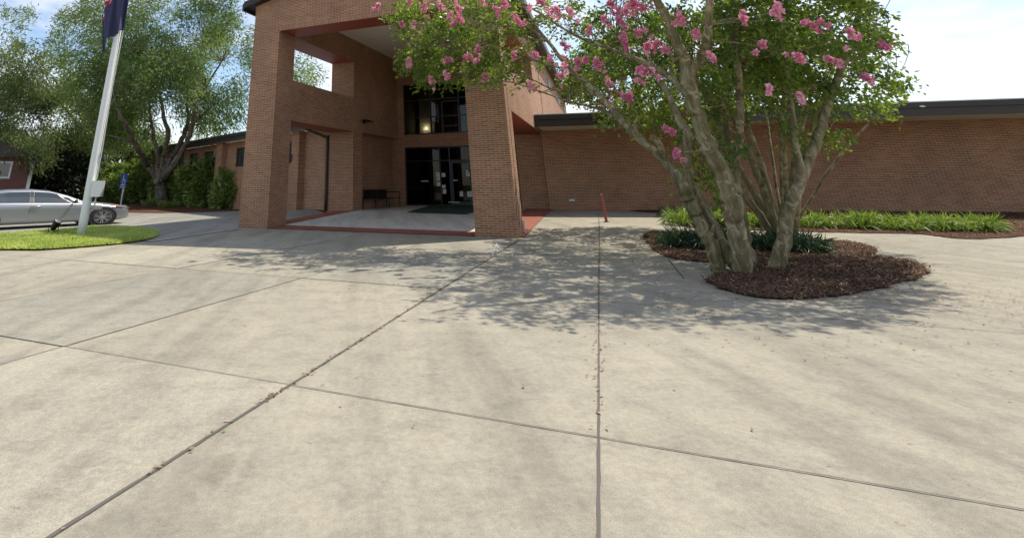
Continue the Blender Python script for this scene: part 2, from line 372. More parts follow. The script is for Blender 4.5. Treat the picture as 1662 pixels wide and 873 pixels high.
# ------------------------------------------------------------------ the ground
def sheet(name, pts, material, dz, fine=1.0, parent=None, kind='structure'):
    bm = bmesh.new(); bm.faces.new([bm.verts.new((p[0], p[1], 0)) for p in pts])
    ad = [F0.inv(p[0], p[1]) for p in pts]
    for k, (lo, hi) in enumerate(((-6, 0), (0, 14))):
        vals = [q[k] for q in ad]
        s = lo
        while s <= hi + .01:
            if min(vals) < s < max(vals):
                co = F0(s, 0, 0) if k == 0 else F0(0, s, 0); no = Vector((F0.c, -F0.s, 0)) if k == 0 else Vector((F0.s, F0.c, 0))
                bmesh.ops.bisect_plane(bm, geom=bm.verts[:] + bm.edges[:] + bm.faces[:], plane_co=co, plane_no=no)
            s += fine
    if 7.0 < max(q[1] for q in ad) and min(q[1] for q in ad) < 7.2:
        bmesh.ops.bisect_plane(bm, geom=bm.verts[:] + bm.edges[:] + bm.faces[:], plane_co=F0(0, 7.2, 0), plane_no=Vector((F0.s, F0.c, 0)))
    for f in bm.faces:
        if f.normal.z < 0: f.normal_flip()
    bmesh.ops.triangulate(bm, faces=bm.faces[:])
    uv = bm.loops.layers.uv.new('UVMap')
    for v in bm.verts: v.co.z = gz(v.co.x, v.co.y) + dz
    for f in bm.faces:
        if f.normal.z < 0: f.normal_flip()
        for l in f.loops: l[uv].uv = F0.inv(l.vert.co.x, l.vert.co.y)
    me = bpy.data.meshes.new(name); bm.to_mesh(me); bm.free(); me.materials.append(material)
    o = bpy.data.objects.new(name, me); COL.objects.link(o)
    if kind: o['kind'] = kind
    return o
sheet('ground', [(-600,-300), (600,-300), (600,900), (-600,900)], M['lawn_far'], -.06, 2)
sheet('pavement', [(-45,-25), (42,-25), (42,60), (-45,60)], M['concrete'], 0)
M['concrete_grey'] = concrete('concrete_grey', (.26,.245,.205), (.36,.335,.275))
M['concrete_pale'] = concrete('concrete_pale', (.315,.29,.235), (.43,.395,.315))
def gp(*px): return [tuple(G(x, y)[:2]) for x, y in px]
drv = gp((236,394),(385,373)) + [tuple(F0(-.02, 0.2, 0)[:2]), tuple(F0(-.02, 6.6, 0)[:2])] + gp((455,341.5),(372,343.5),(150,349.5),(-60,358),(-420,378),(-420,420),(-100,384),(0,386),(200,373),(252,378))
sheet('driveway', drv, M['drive'], .010)
def strip(name, p, q, wd, material, dz):
    p, q = Vector(p[:2]), Vector(q[:2]); t = (q-p).normalized(); n = Vector((-t.y, t.x))
    if wd > .1: return sheet(name, [tuple(p-n*wd/2), tuple(q-n*wd/2), tuple(q+n*wd/2), tuple(p+n*wd/2)], material, dz)
    k = max(2, int((q-p).length/.12)); r = np.random.default_rng(int(abs(p.x*100)+abs(p.y*37))); L, Rr = [], []
    for i in range(k+1):
        c = p.lerp(q, i/k); a, b = wd*.5*(1+abs(r.normal())*.35), wd*.5*(1+abs(r.normal())*.35); L.append(tuple(c-n*a)); Rr.append(tuple(c+n*b))
    mb = MB()
    for i in range(k): mb.poly([(x, y, gz(x, y)+dz) for x, y in (L[i], L[i+1], Rr[i+1], Rr[i])])
    o = mb.build(name, material); o['kind'] = 'structure'; return o
strip('gutter_strip', G(243,393), G(386,372), .16, M['kerb'], .018)
# brick paving bands of the porch and its concrete floor
P2 = lambda *ad: [tuple(F0(a, d, 0)[:2]) for a, d in ad]
sheet('porch_floor', P2((1.35,.9),(9.65,.9),(9.4,13.3),(1.0,13.3),(1.0,8.2),(1.35,8.2)), M['porch_concrete'], .014)
sheet('brick_band', P2((1.30,.0),(9.7,.0),(9.7,1.02),(1.30,1.02)), M['paver'], .022)
sheet('brick_band', P2((.42,1.2),(1.42,1.025),(1.46,7.25),(.42,7.25)), M['paver'], .022)
sheet('brick_band', P2((9.55,1.025),(11.12,.12),(10.55,11.6),(9.2,11.6)), M['paver'], .022)
# single slabs poured at other times
J = lambda a0, a1: (lambda d: a0 + (a1-a0)*(-d)/20)
j26, j59, j87, j111 = J(2.6,2.75), J(5.9,5.9), J(8.75,9.0), J(11.05,12.05)
cut = lambda a, k: -9.6*1 + .6*(a+12)/38 if k == 0 else -14.4 + .6*(a+12)/38
def slab(jl, jr, top, bot, m):
    q = []
    for jj, e in ((jl, top), (jr, top), (jr, bot), (jl, bot)):
        d = -.25 if e is None else (-20 if e == 2 else cut(jj(-10), e)); q.append((jj(d), d))
    sheet('pavement_slab', P2(*q), M[m], .003)
slab(j26, j59, None, 0, 'concrete_pale'); slab(j59, j87, 0, 1, 'concrete_grey'); slab(j87, j111, None, 0, 'concrete_grey'); slab(j87, j111, 1, 2, 'concrete_pale'); slab(j26, j59, 1, 2, 'concrete_grey')
# joints
for p, q, wd in (((11.08,-.2),(12.1,-21),.022), ((5.9,-.1),(5.9,-20),.011), ((8.75,-.1),(9.0,-21),.012), ((2.6,-.2),(2.75,-20),.010)):
    strip('pavement_joint', F0(*p, 0), F0(*q, 0), wd, M['joint'], .006)
strip('pavement_joint', G(972,345.5), G(972,443), .022, M['joint'], .006)
strip('pavement_joint', G(972,443), G(972,900), .014, M['joint'], .006)
for d in (-9.6, -14.4):
    strip('pavement_joint', F0(-12, d, 0), F0(26, d+.6, 0), .009, M['joint'], .0065)
strip('pavement_joint', G(1084,420), G(1110,452), .022, M['joint'], .006)
# planting beds
def ragged(pts, amp=.07, seed=1):
    r = np.random.default_rng(seed); P = [Vector((p[0], p[1], 0)) for p in pts]; n = len(P); o = []
    for i in range(n):
        p0, p1, p2, p3 = P[i-1], P[i], P[(i+1) % n], P[(i+2) % n]; k = max(3, min(40, int((p2-p1).length/.16)))
        for j in range(k):
            t = j/k; q = .5*((2*p1)+(p2-p0)*t+(2*p0-5*p1+4*p2-p3)*t*t+(3*p1-p0-3*p2+p3)*t**3); o.append((q.x+r.normal()*amp*.5, q.y+r.normal()*amp*.5))
    return o
sheet('mulch_bed', gp((150,349),(200,345.5),(260,346),(330,345),(385,342),(415,340.5)) + [tuple(FL(-9.2,-.02,0)[:2]), tuple(FL(-45,-.02,0)[:2]), (-46,58)], M['mulch'], .024)
sheet('mulch_bed', [tuple(FL(-9,-.03,0)[:2])] + gp((440,342.5),(470,342),(528,346.2)) + [tuple(FL(-.1,-.03,0)[:2])], M['mulch'], .026)
bedR = gp((1045,381),(1052,396),(1062,407),(1081,417),(1105,422.5),(1130,425),(1165,427),(1230,427),(1340,424),(1420,412),(1400,396),(1300,388),(1200,384),(1106,378.5),(1070,376))
bedR = ragged(bedR); sheet('mulch_bed', bedR, M['mulch'], .02)
bedW = gp((1085,347.8),(1096,358),(1112,368),(1150,372),(1220,374),(1330,377),(1480,380),(1660,384)) + [tuple(FW(26,-.05,0)[:2]), tuple(FW(5.2,-.05,0)[:2])]
bedW = ragged(bedW, .06, 5); sheet('mulch_bed', bedW, M['mulch'], .02)
bedT = gp((1152,450),(1156,462),(1186,475),(1250,486),(1340,484),(1430,468),(1500,446),(1490,428),(1420,417),(1330,421),(1240,430),(1205,440))
bedT = ragged(bedT, .08, 3); sheet('mulch_bed', bedT, M['mulch'], .027)

# ------------------------------------------------------------------ the brick building
HT, HL, ZS, HC, HE, RISE = 7.88, 4.16, 5.90, 9.15, 9.19, .25
BLD = thing('brick_building', F0(5.5, 6, 0), 'large red brick public building with tall open gabled entrance porch and low side wings', 'building')
def bpart(name, m, fr, *dims, bevel=0): return boxpart(name, M[m], BLD, fr, *dims, bevel=bevel)
bpart('column', 'brick', F0, 0, 1.38, 0, 1.28, -.3, HT)
mb = MB(); mb.prism([tuple(p[:2]) for p in (F0(9.59,0,0), F0(10.97,0,0), FR(0,1.22,0), F0(9.6,1.28,0))], -.3, HT); mb.build('column', M['brick'], BLD)
mb = MB(); mb.gable(F0, [(0,HT),(10.97,HT),(10.97,HE),(5.5,HE+5.5*RISE),(0,HE)], 0, 1.28); mb.build('gable_wall', M['brick'], BLD)
# left side of the porch
bpart('side_wall', 'brick', F0, 0, 1.38, 1.28, 7.19, HL, ZS)
bpart('side_wall', 'brick', F0, 0, 1.38, 1.28, 7.19, HT, HC)
bpart('column', 'brick', F0, 0, 1.38, 7.19, 8.28, -.3, HC)
bpart('side_wall', 'brick', F0, 0, 1.38, 8.28, 13.33, HL+.02, HC)
bpart('recess_wall', 'brick', F0, 0, .98, 8.28, 13.33, -.3, HL+.02)
bpart('side_wall', 'brick', F0, 0, .4, 13.75, 34, -.3, HE-.03)
# right side of the porch
bpart('side_wall', 'brick', FR, -1.38, 0, 1.22, 13.4, 4.03, ZS)
bpart('side_wall', 'brick', FR, -1.38, 0, 1.22, 10.1, 7.75, HE-.02)
bpart('side_wall', 'brick', FR, -1.38, 0, 10.1, 13.4, ZS, HE-.02)
bpart('column', 'brick', FR, -1.38, 0, 11.6, 13.4, -.3, 4.03)
bpart('side_wall', 'brick', FR, -.4, 0, 13.75, 40, -.3, HE-.02)
# soffits, ceiling
bpart('red_soffit', 'red_paint', F0, 1.385, 9.6, .012, 1.27, HT-.012, HT)
bpart('red_soffit', 'red_paint', F0, .012, 1.37, 1.285, 7.185, HT-.012, HT)
bpart('red_soffit', 'red_paint', F0, .012, 1.37, 1.285, 7.185, HL-.012, HL)
bpart('red_soffit', 'red_paint', FR, -1.37, -.012, 1.3, 11.55, 4.018, 4.03)
bpart('red_soffit', 'red_paint', FR, -1.37, -.012, 1.3, 10.05, 7.738, 7.75)
mb = MB(); mb.prism([tuple(F0(*p, 0)[:2]) for p in ((1.385,1.285),(9.55,1.285),(8.92,13.32),(1.385,13.32))], HC-.02, HC+.1); CEIL = mb.build('ceiling', M['ceiling_paint'], BLD)
mb = MB()
for d in (4.3, 7.3, 10.3): mb.box(F0, 1.4, 9.2, d, d+.012, HC-.026, HC-.0205)
mb.build('ceiling_seam', M['cream'], CEIL)
# upright courses over the openings
def course(fr, *dims):
    return bpart('lintel_course', 'brick_upright', fr, *dims)
course(F0, 1.20, 9.75, -.004, 0, HT+.003, HT+.21)
course(F0, 1.38, 1.384, 1.2, 7.3, HL+.003, HL+.21)
course(FR, 0, .004, 1.22, 8.5, 4.033, 4.23)
# roof
def roofpts(d, zr):
    L = F0(-.45, d, HE-.45*RISE+zr); Rr = FR(.5, d, HE-.45*RISE+zr); Cc = (L+Rr)/2; Cc.z = HE+5.55*RISE+zr
    return [L, Cc, Rr]
mb = MB(); a, b = -.35, 40
lo0, hi0, lo1, hi1 = roofpts(a, .004), roofpts(a, .30), roofpts(b, .004), roofpts(b, .30)
for i in (0, 1):
    mb.poly([hi0[i], hi0[i+1], hi1[i+1], hi1[i]]); mb.poly([lo0[i+1], lo0[i], lo1[i], lo1[i+1]])
    mb.poly([lo0[i], lo0[i+1], hi0[i+1], hi0[i]]); mb.poly([lo1[i+1], lo1[i], hi1[i], hi1[i+1]])
mb.poly([lo0[0], hi0[0], hi1[0], lo1[0]]); mb.poly([hi0[2], lo0[2], lo1[2], hi1[2]])
ROOF = mb.build('roof', M['bronze'], BLD)
mb = MB(); mb.box(F0, -.56, -.452, -.3, 34, HE-.22, HE+.12); mb.build('gutter', M['bronze'], ROOF)
mb = MB(); mb.box(FR, .502, .62, -.3, 39.9, HE-.22, HE+.14); mb.build('gutter', M['bronze'], ROOF)
for d0, d1 in ((20, 21.6), (28.6, 30.6), (36, 38)):
    bpart('slot_window', 'frame', FR, -.02, .03, d0, d1, 7.75, 8.35)
# joint, conduit and pipe foot on the side of the right column
bpart('expansion_joint', 'joint', FR, -.01, .006, .50, .60, .02, HT)
mb = MB(); mb.tube([FR(.07,1.02,.02), FR(.07,1.02,.42), FR(.01,1.02,.46)], [.035]*3, 10); mb.build('pipe', M['white_paint'], BLD, True)

# --- entrance wall, d = 13.33
DW = 13.33
bpart('entrance_wall', 'brick', F0, .98, 1.80, DW, DW+.4, -.1, HC)
bpart('entrance_wall', 'brick', F0, 8.60, 9.3, DW, DW+.4, -.1, HC)
bpart('entrance_wall', 'brick', F0, 1.80, 8.60, DW, DW+.4, 3.67, 4.40)
bpart('entrance_wall', 'brick', F0, 1.80, 8.60, DW, DW+.4, 7.50, HC)
course(F0, 1.80, 8.60, DW-.004, DW, 3.673, 3.88); course(F0, 1.80, 8.60, DW-.004, DW, 4.19, 4.397); course(F0, 1.62, 8.7, DW-.004, DW, 7.503, 7.71)
def glazing(name, a0, a1, z0, z1, vs, hs, extra, pane_mat, t=.075):
    f = MB()
    f.box(F0, a0, a0+t, DW+.06, DW+.20, z0, z1); f.box(F0, a1-t, a1, DW+.06, DW+.20, z0, z1)
    f.box(F0, a0+t, a1-t, DW+.06, DW+.20, z0, z0+t); f.box(F0, a0+t, a1-t, DW+.06, DW+.20, z1-t, z1)
    for v in vs: f.box(F0, v-t/2, v+t/2, DW+.065, DW+.195, z0+t, z1-t)
    for h in hs: f.box(F0, a0+t, a1-t, DW+.07, DW+.19, h-t*.4, h+t*.4)
    for e in extra: f.box(F0, e[0], e[1], DW+.05, DW+.185, e[2], e[3])
    o = f.build(name, M['frame'], BLD)
    p = MB(); p.box(F0, a0+t*.5, a1-t*.5, DW+.125, DW+.135, z0+t*.5, z1-t*.5); p.build('pane', M[pane_mat], o)
    return o
UW = glazing('upper_window', 1.80, 8.60, 4.40, 7.50, (3.57, 5.40, 7.1), (5.44, 6.50), ((4.28,4.36,4.47,6.33),(4.28,5.38,6.27,6.35),(4.36,5.36,4.82,4.88)), 'glass')
FL0 = .38
DOOR = glazing('entrance_door', 1.80, 8.60, FL0, 3.67, (4.02, 4.62, 5.98, 7.34), (2.86,), ((4.66,4.80,FL0+.07,2.82),(5.80,5.94,FL0+.07,2.82),(4.8,5.8,FL0+.07,.62),(4.8,5.8,2.70,2.82),(6.02,6.16,FL0+.07,2.82),(7.16,7.3,FL0+.07,2.82),(6.16,7.16,FL0+.07,.62)), 'door_glass')
def dpx(x, y): return F0.hit_d(x, y, DW+.04)
def notice(x0, y0, x1, y1, m='paper', name='notice'):
    a0, z1 = dpx(x0, y0); a1, z0 = dpx(x1, y1)
    mb = MB(); mb.box(F0, a0, a1, DW+.034, DW+.042, z0, z1); return mb.build(name, M[m], DOOR)
def zo(x, y): return 640 + x/6.714, 220 + y/6.714
for (x0, y0, x1, y1), ink in (((457,400,497,490), 2), ((462,508,502,552), 1), ((516,410,555,452), 0), ((520,540,560,574), 1), ((527,587,566,634), 0), ((712,608,752,664), 0), ((783,405,822,446), 1), ((794,608,850,668), 0), ((783,378,806,398), 0)):
    n = notice(*zo(x0, y0), *zo(x1, y1))
    mm = MB()
    for k in range(4 if ink == 2 else 3):
        a0, z1 = dpx(*zo(x0+7, y0+6+k*(y1-y0)/4.4)); a1, z0 = dpx(*zo(x1-8-5*(k % 2), y0+6+k*(y1-y0)/4.4+(y1-y0)/14))
        mm.box(F0, a0, a1, DW+.0325, DW+.0338, z0, z1)
    mm.build('lettering', M['ink'], n)
for x0, y0, x1, y1 in ((292,492,372,502), (640,486,690,492), (590,724,705,732)):
    notice(*zo(x0, y0), *zo(x1, y1), m='galv', name='push_bar')
# lobby seen through the glass
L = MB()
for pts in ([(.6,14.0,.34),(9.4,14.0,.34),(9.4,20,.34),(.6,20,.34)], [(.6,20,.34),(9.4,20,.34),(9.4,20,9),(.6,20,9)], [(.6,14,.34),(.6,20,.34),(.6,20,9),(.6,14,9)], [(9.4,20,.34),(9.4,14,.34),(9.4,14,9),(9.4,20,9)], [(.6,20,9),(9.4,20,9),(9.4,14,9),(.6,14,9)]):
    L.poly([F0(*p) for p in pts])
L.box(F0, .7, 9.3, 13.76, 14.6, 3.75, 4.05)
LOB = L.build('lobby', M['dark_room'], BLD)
sa, sz = F0.hit_d(691, 213, 18.2)
LW = boxpart('lobby_pier', M['ceiling_paint'], LOB, F0, sa-.5, sa+.62, 18.35, 18.7, .35, 8.9)
lb = MB(); lb.prism([tuple(F0(sa+.16*math.cos(t), 18.2+.13*math.sin(t), 0)[:2]) for t in np.linspace(0, 2*math.pi, 13)[:-1]], sz-.12, sz+.05); lb.build('wall_sconce', M['sconce'], LOB)
pl = bpy.data.lights.new('sconce_light', 'POINT'); pl.energy = 14; pl.color = (1, .82, .5); pl.shadow_soft_size = .05
po = bpy.data.objects.new('sconce_light', pl); COL.objects.link(po); po.location = F0(sa, 18.2, sz+.2)

# --- left wing
def wl(x, y): return FL.hit_d(x, y, 0)
wins = []
for x0, x1, y0, y1 in ((287,297,253,275), (308,319,251.7,274), (330.6,344,250,273), (383.5,400,244.5,271), (466,472,238,268)):
    a0, z1 = wl(x0, y0); a1, z0 = wl(x1, y1); wins.append((a0, a1))
wins = [(-34.5,-33.3), (-31.0,-29.8)] + wins
Z0, Z1, WT = 2.72, 3.96, 4.42
mb = MB(); mb.box(FL, -44, 0, 0, .35, -.3, Z0); mb.box(FL, -44, 0, 0, .35, Z1, WT)
e = -44
for a0, a1 in sorted(wins): mb.box(FL, e, a0, 0, .35, Z0, Z1); e = a1
mb.box(FL, e, 0, 0, .35, Z0, Z1); mb.build('wing_wall', M['brick'], BLD)
for a0, a1 in wins:
    f = MB(); t = .07
    f.box(FL, a0, a0+t, .10, .2, Z0, Z1); f.box(FL, a1-t, a1, .10, .2, Z0, Z1); f.box(FL, a0+t, a1-t, .10, .2, Z0, Z0+t); f.box(FL, a0+t, a1-t, .10, .2, Z1-t, Z1)
    f.box(FL, a0+t, a1-t, .11, .19, (Z0+Z1)/2-.03, (Z0+Z1)/2+.03)
    wo = f.build('window', M['frame'], BLD)
    p = MB(); p.box(FL, a0+.03, a1-.03, .155, .165, Z0+.03, Z1-.03); p.build('pane', M['car_glass'], wo)
for a0, a1 in ((-15.0,-13.9), (-3.5,-2.65), (-27.5,-26.4), (-39.5,-38.4)):
    bpart('pier', 'brick', FL, a0, a1, -.42, 0, -.3, WT-.02)
rf = lambda a, d, z=0: FL(a, d, 4.78 + .20*(d+.98) + z)
mb = MB(); e0, e1 = (-44, -.98), (.42, -.98)
k1 = F0(-.02, 17, 0); ka, kd = FL.inv(k1.x, k1.y)
mb.poly([rf(-44,-.98), rf(.42,-.98), rf(ka, kd), rf(-44, kd)]); mb.poly([rf(-44,kd,-.1), rf(ka,kd,-.1), rf(.42,-.98,-.1), rf(-44,-.98,-.1)])
mb.poly([rf(-44,kd,-.1), rf(-44,kd), rf(ka,kd), rf(ka,kd,-.1)]); WR = mb.build('wing_roof', M['roof_metal'], BLD)
mb = MB(); mb.box(FL, -44, .4, -1.06, -.985, 4.36, 4.79); mb.build('fascia', M['bronze'], WR)
mb = MB(); mb.box(FL, -44, .4, -1.18, -1.063, 4.60, 4.80); mb.build('gutter', M['bronze'], WR)
mb = MB(); mb.box(FL, -44, .02, -.98, 0, 4.425, 4.45); mb.build('soffit', M['cream'], WR)
mb = MB(); pts, rr = smooth_path([(FL(-1.15,-1.0,4.62), .075), (FL(-1.1,-.98,4.42), .075), (FL(-.22,-.14,3.92), .075), (FL(-.17,-.10,3.7), .075), (FL(-.17,-.10,.25), .075)], 4); mb.tube(pts, rr, 8); mb.build('downspout', M['bronze'], BLD, True)
# --- right wing with the deep canopy
bpart('wing_wall', 'brick', FW, -.06, 34, 0, .35, -.3, 4.20)
c0 = FR(.012, 8.6, 0); c1 = FR(.012, 11.5, 0); ca, cd = FW.inv(c0.x, c0.y)
mb = MB(); mb.prism([tuple(p[:2]) for p in (c0, FW(34, cd, 0), FW(34,-.01,0), FW(.08,-.01,0))], 4.14, 4.18); SOF = mb.build('soffit', M['cream'], BLD)
mb = MB(); mb.box(FW, ca, 34, cd-.07, cd-.003, 4.10, 4.42); mb.box(FW, ca, 34, cd-.13, cd-.003, 4.425, 4.66); mb.build('fascia', M['bronze'], BLD)
mb = MB(); q = lambda a, d, z: FW(a, d, 4.67 + .085*(d-cd) + z)
i0 = FW.inv(*FR(.012, 24, 0)[:2]); mb.poly([q(ca,cd-.13,0), q(34,cd-.13,0), q(34,i0[1],0), q(*i0,0)]); mb.poly([q(34,cd-.13,-.05), q(ca,cd-.13,-.05), q(*i0,-.05), q(34,i0[1],-.05)])
mb.poly([q(ca,cd-.13,-.05), q(34,cd-.13,-.05), q(34,cd-.13,0), q(ca,cd-.13,0)]); WRR = mb.build('wing_roof', M['roof_metal'], BLD)
mb = MB(); mb.box(FW, ca, 34, cd-.137, cd-.10, 4.645, 4.685); mb.build('drip_edge_glint', M['galv'], WRR)  # drip edge in pale metal, its tone standing in for sun glints
va, vz = FW.hit_d(928, 325, 0); bpart('wall_vent', 'galv', FW, va-.13, va+.13, -.02, 0, vz-.045, vz+.045, bevel=.01)
# --- wall lights
def drum_light(fr, a, d, z, nd=-1):
    mb = MB(); mb.tube([fr(a,d,z), fr(a,d+nd*.10,z)], [.10,.10], 12); b = mb.build('wall_light', M['black_metal'], BLD)
    h = MB(); h.tube([fr(a,d+nd*.08,z), fr(a,d+nd*.20,z), fr(a,d+nd*.34,z-.03), fr(a,d+nd*.40,z-.05)], [.12,.24,.27,.22], 16); h.build('hood', M['black_metal'], b, True)
    g = MB(); g.tube([fr(a,d+nd*.401,z-.05), fr(a,d+nd*.42,z-.05)], [.19,.17], 14); g.build('lens', M['black_plastic'], b, True)
a, z = wl(483, 257); drum_light(FL, a, 0, z)
a, z = FL.hit_d(354, 262, 0); drum_light(FL, a, 0, z)
mb = MB(); mb.tube([F0(1.385,8.35,4.75), F0(1.52,8.35,4.78)], [.09,.09], 10); b = mb.build('wall_light', M['black_metal'], BLD)
mb = MB(); P = lambda a, d, z: F0(1.5+a, 8.35+d, 4.78+z)
top = [P(0,-.34,.10),P(.42,-.30,.02),P(.42,.30,.02),P(0,.34,.10)]; bot = [P(0,-.30,-.02),P(.40,-.24,-.06),P(.40,.24,-.06),P(0,.30,-.02)]
mb.poly(top); mb.poly(bot[::-1])
for i in range(4): j = (i+1) % 4; mb.poly([bot[i], bot[j], top[j], top[i]])
mb.build('hood', M['black_metal'], b)

# ------------------------------------------------------------------ brick house on the far left
HO = at(47, 303, 44); HO.z = 0
FH = Frame((HO.x, HO.y), -.60)
H = thing('brick_house', HO, 'dark red brick house with white framed window and white corner board behind the silver car', 'house')
def hp(name, m, *d, parent=None): return boxpart(name, M[m], parent or H, FH, *d)
wz = [FH.hit_d(8, y, 0) for y in (262, 290)]
w1a = FH.hit_d(18.5, 276, 0)[0]; w0a = w1a - 2.6; wz0, wz1 = wz[1][1], max(wz[0][1], 3.0)
mb = MB(); mb.box(FH, -14, w0a, 0, .3, -.1, 3.7); mb.box(FH, w1a, 0, 0, .3, -.1, 3.7); mb.box(FH, w0a, w1a, 0, .3, -.1, wz0); mb.box(FH, w0a, w1a, 0, .3, wz1, 3.7); mb.box(FH, -.3, 0, .3, 9, -.1, 3.7); mb.build('wall', M['brick_house'], H)
f = MB(); t = .14
f.box(FH, w0a, w0a+t, -.04, .12, wz0, wz1); f.box(FH, w1a-t, w1a, -.04, .12, wz0, wz1); f.box(FH, w0a+t, w1a-t, -.04, .12, wz0, wz0+t); f.box(FH, w0a+t, w1a-t, -.04, .12, wz1-t, wz1); f.box(FH, (w0a+w1a)/2-.05, (w0a+w1a)/2+.05, -.03, .11, wz0+t, wz1-t)
wn = f.build('window', M['white_paint'], H); p = MB(); p.box(FH, w0a+.05, w1a-.05, .04, .05, wz0+.05, wz1-.05); p.build('pane', M['car_glass'], wn)
hp('corner_board', 'white_paint', -.22, .04, -.06, 0, 0, 3.68)
mb = MB(); mb.gable(FH, [(-14.6,3.7),(.6,3.7),(-7,6.2)], -.6, 9.5); mb.build('roof', M['bronze'], H)
# small low building behind the flagpole box
HB = at(150, 298, 66); HB.z = 0; FB = Frame((HB.x, HB.y), .35)
B2 = thing('brick_house', HB, 'pale low brick house with grey garage door far behind the flagpole', 'house')
boxpart('wall', M['brick_house'], B2, FB, -3.5, 6.5, 0, 6, -.1, 3.1); boxpart('garage_door', M['galv'], B2, FB, .6, 4.4, -.05, 0, 0, 2.3)
mb = MB(); mb.gable(FB, [(-4,3.1),(7,3.1),(1.5,5.0)], -.5, 6.5); mb.build('roof', M['roof_metal'], B2)

# ------------------------------------------------------------------ flagpole and flags
FPX = G(131, 385)
FP = thing('flagpole', FPX, 'tall white flagpole with two grey electrical boxes standing in the grass island', 'flagpole')
mb = MB(); zs = [0, .5, 3, 6, 9, 11.2]; rr = [.142, .140, .132, .120, .10, .082]
mb.tube([FPX + Vector((0, 0, z)) for z in zs], rr, 20); mb.build('pole', M['white_paint'], FP, True)
mb = MB(); mb.tube([FPX + Vector((0,0,-.02)), FPX + Vector((0,0,.05)), FPX + Vector((0,0,.09))], [.21,.21,.15], 20); mb.build('base_collar', M['white_paint'], FP, True)
mb = MB(); mb.tube([FPX + Vector((0, 0, 11.2 + .13*(1-math.cos(t)))) for t in np.linspace(0, math.pi, 9)], [max(.13*math.sin(t), .004) for t in np.linspace(0, math.pi, 9)], 16); mb.build('ball', mat('gold_ball', (.6,.45,.15), .25, .9), FP, True)
FF = Frame((FPX.x, FPX.y), .0)
boxpart('electrical_box', M['galv'], FP, FF, .12, .44, -.13, .13, 1.22, 1.72, bevel=.012)
boxpart('electrical_box', M['galv'], FP, FF, -.20, -.02, .20, .42, 1.18, 1.70, bevel=.012)
mb = MB(); mb.tube([FPX + Vector((.28,-.02,1.22)), FPX + Vector((.28,-.02,.98)), FPX + Vector((.16,-.02,.86))], [.03]*3, 8); mb.build('conduit', M['galv'], FP, True)
mb = MB(); mb.box(FF, .13, .20, -.02, .02, 2.42, 2.62); mb.box(FF, .17, .19, -.02, .02, 2.36, 2.68); mb.build('cleat', M['galv'], FP)
for dx in (.165, .19):
    mb = MB(); pts = [FPX + Vector((dx + .015*math.sin(k*.9), .01*math.cos(k), 1.75 + k*.62)) for k in range(15)]; mb.tube(pts, [.008]*15, 5); mb.build('rope', M['white_paint'], FP)
def cloth(name, corner, width, height, material, label, cat, skew, fold, hem, seed, stripes=None):
    """a flag hanging limp from its hoist: fabric gathered towards the pole, folds running down"""
    r = np.random.default_rng(seed); nu, nv = 40, 26; ph = r.uniform(0, 6, 4); v = []
    for j in range(nv+1):
        t = j/nv
        for i in range(nu+1):
            u = i/nu
            x = -width*u*(1-.25*t) + .05*math.sin(9*u+ph[0])*t
            y = fold*(.4+.6*t)*math.sin(15*u + 2*t + ph[1]) + .4*fold*math.sin(31*u + ph[2])
            z = -height*t*(1 - hem*u) - skew*u**1.3*(1 + .12*math.sin(6*u + ph[3]))
            v.append((corner.x + x, corner.y + y - .12, corner.z + z))
    f = [(j*(nu+1)+i, j*(nu+1)+i+1, (j+1)*(nu+1)+i+1, (j+1)*(nu+1)+i) for j in range(nv) for i in range(nu)]
    me = bpy.data.meshes.new(name); me.from_pydata([(x-corner.x, y-corner.y, z-corner.z) for x, y, z in v], [], f)
    ul = me.uv_layers.new(name='UVMap')
    for p in me.polygons:
        for li, vi in zip(p.loop_indices, p.vertices): ul.data[li].uv = ((vi % (nu+1))/nu, 1 - (vi//(nu+1))/nv)
    me.shade_smooth(); me.materials.append(material); o = bpy.data.objects.new(name, me); COL.objects.link(o); o.location = corner
    sd = o.modifiers.new('thick', 'SOLIDIFY'); sd.thickness = .006
    return tag(o, label, cat)
def flag_mat():
    m = mat('striped_flag', rough=.85); t = m.node_tree; b = t.nodes['Principled BSDF']
    uv = N(t, 'ShaderNodeUVMap').outputs[0]; sx = N(t, 'ShaderNodeSeparateXYZ'); t.links.new(uv, sx.inputs[0])
    k = N(t, 'ShaderNodeMath', operation='MULTIPLY'); k.inputs[1].default_value = 6.5; t.links.new(sx.outputs['Y'], k.inputs[0])
    fr = N(t, 'ShaderNodeMath', operation='FRACT'); t.links.new(k.outputs[0], fr.inputs[0])
    g = N(t, 'ShaderNodeMath', operation='GREATER_THAN'); g.inputs[1].default_value = .5; t.links.new(fr.outputs[0], g.inputs[0])
    c = mixc(t, g.outputs[0], (.50,.022,.035), (.72,.72,.72)); 
    ux = N(t, 'ShaderNodeMath', operation='LESS_THAN'); ux.inputs[1].default_value = .4; t.links.new(sx.outputs['X'], ux.inputs[0])
    uy = N(t, 'ShaderNodeMath', operation='GREATER_THAN'); uy.inputs[1].default_value = .46; t.links.new(sx.outputs['Y'], uy.inputs[0])
    an = N(t, 'ShaderNodeMath', operation='MULTIPLY'); t.links.new(ux.outputs[0], an.inputs[0]); t.links.new(uy.outputs[0], an.inputs[1])
    vo = N(t, 'ShaderNodeTexVoronoi'); vo.inputs['Scale'].default_value = 17; vo.inputs['Randomness'].default_value = 0; t.links.new(uv, vo.inputs['Vector'])
    st = N(t, 'ShaderNodeMath', operation='LESS_THAN'); st.inputs[1].default_value = .24; t.links.new(vo.outputs['Distance'], st.inputs[0])
    canton = mixc(t, st.outputs[0], (.03,.035,.12), (.72,.72,.72))
    t.links.new(mixc(t, an.outputs[0], c, canton), b.inputs['Base Color']); return m
zt = lambda y: at(178, y, 17.5).z
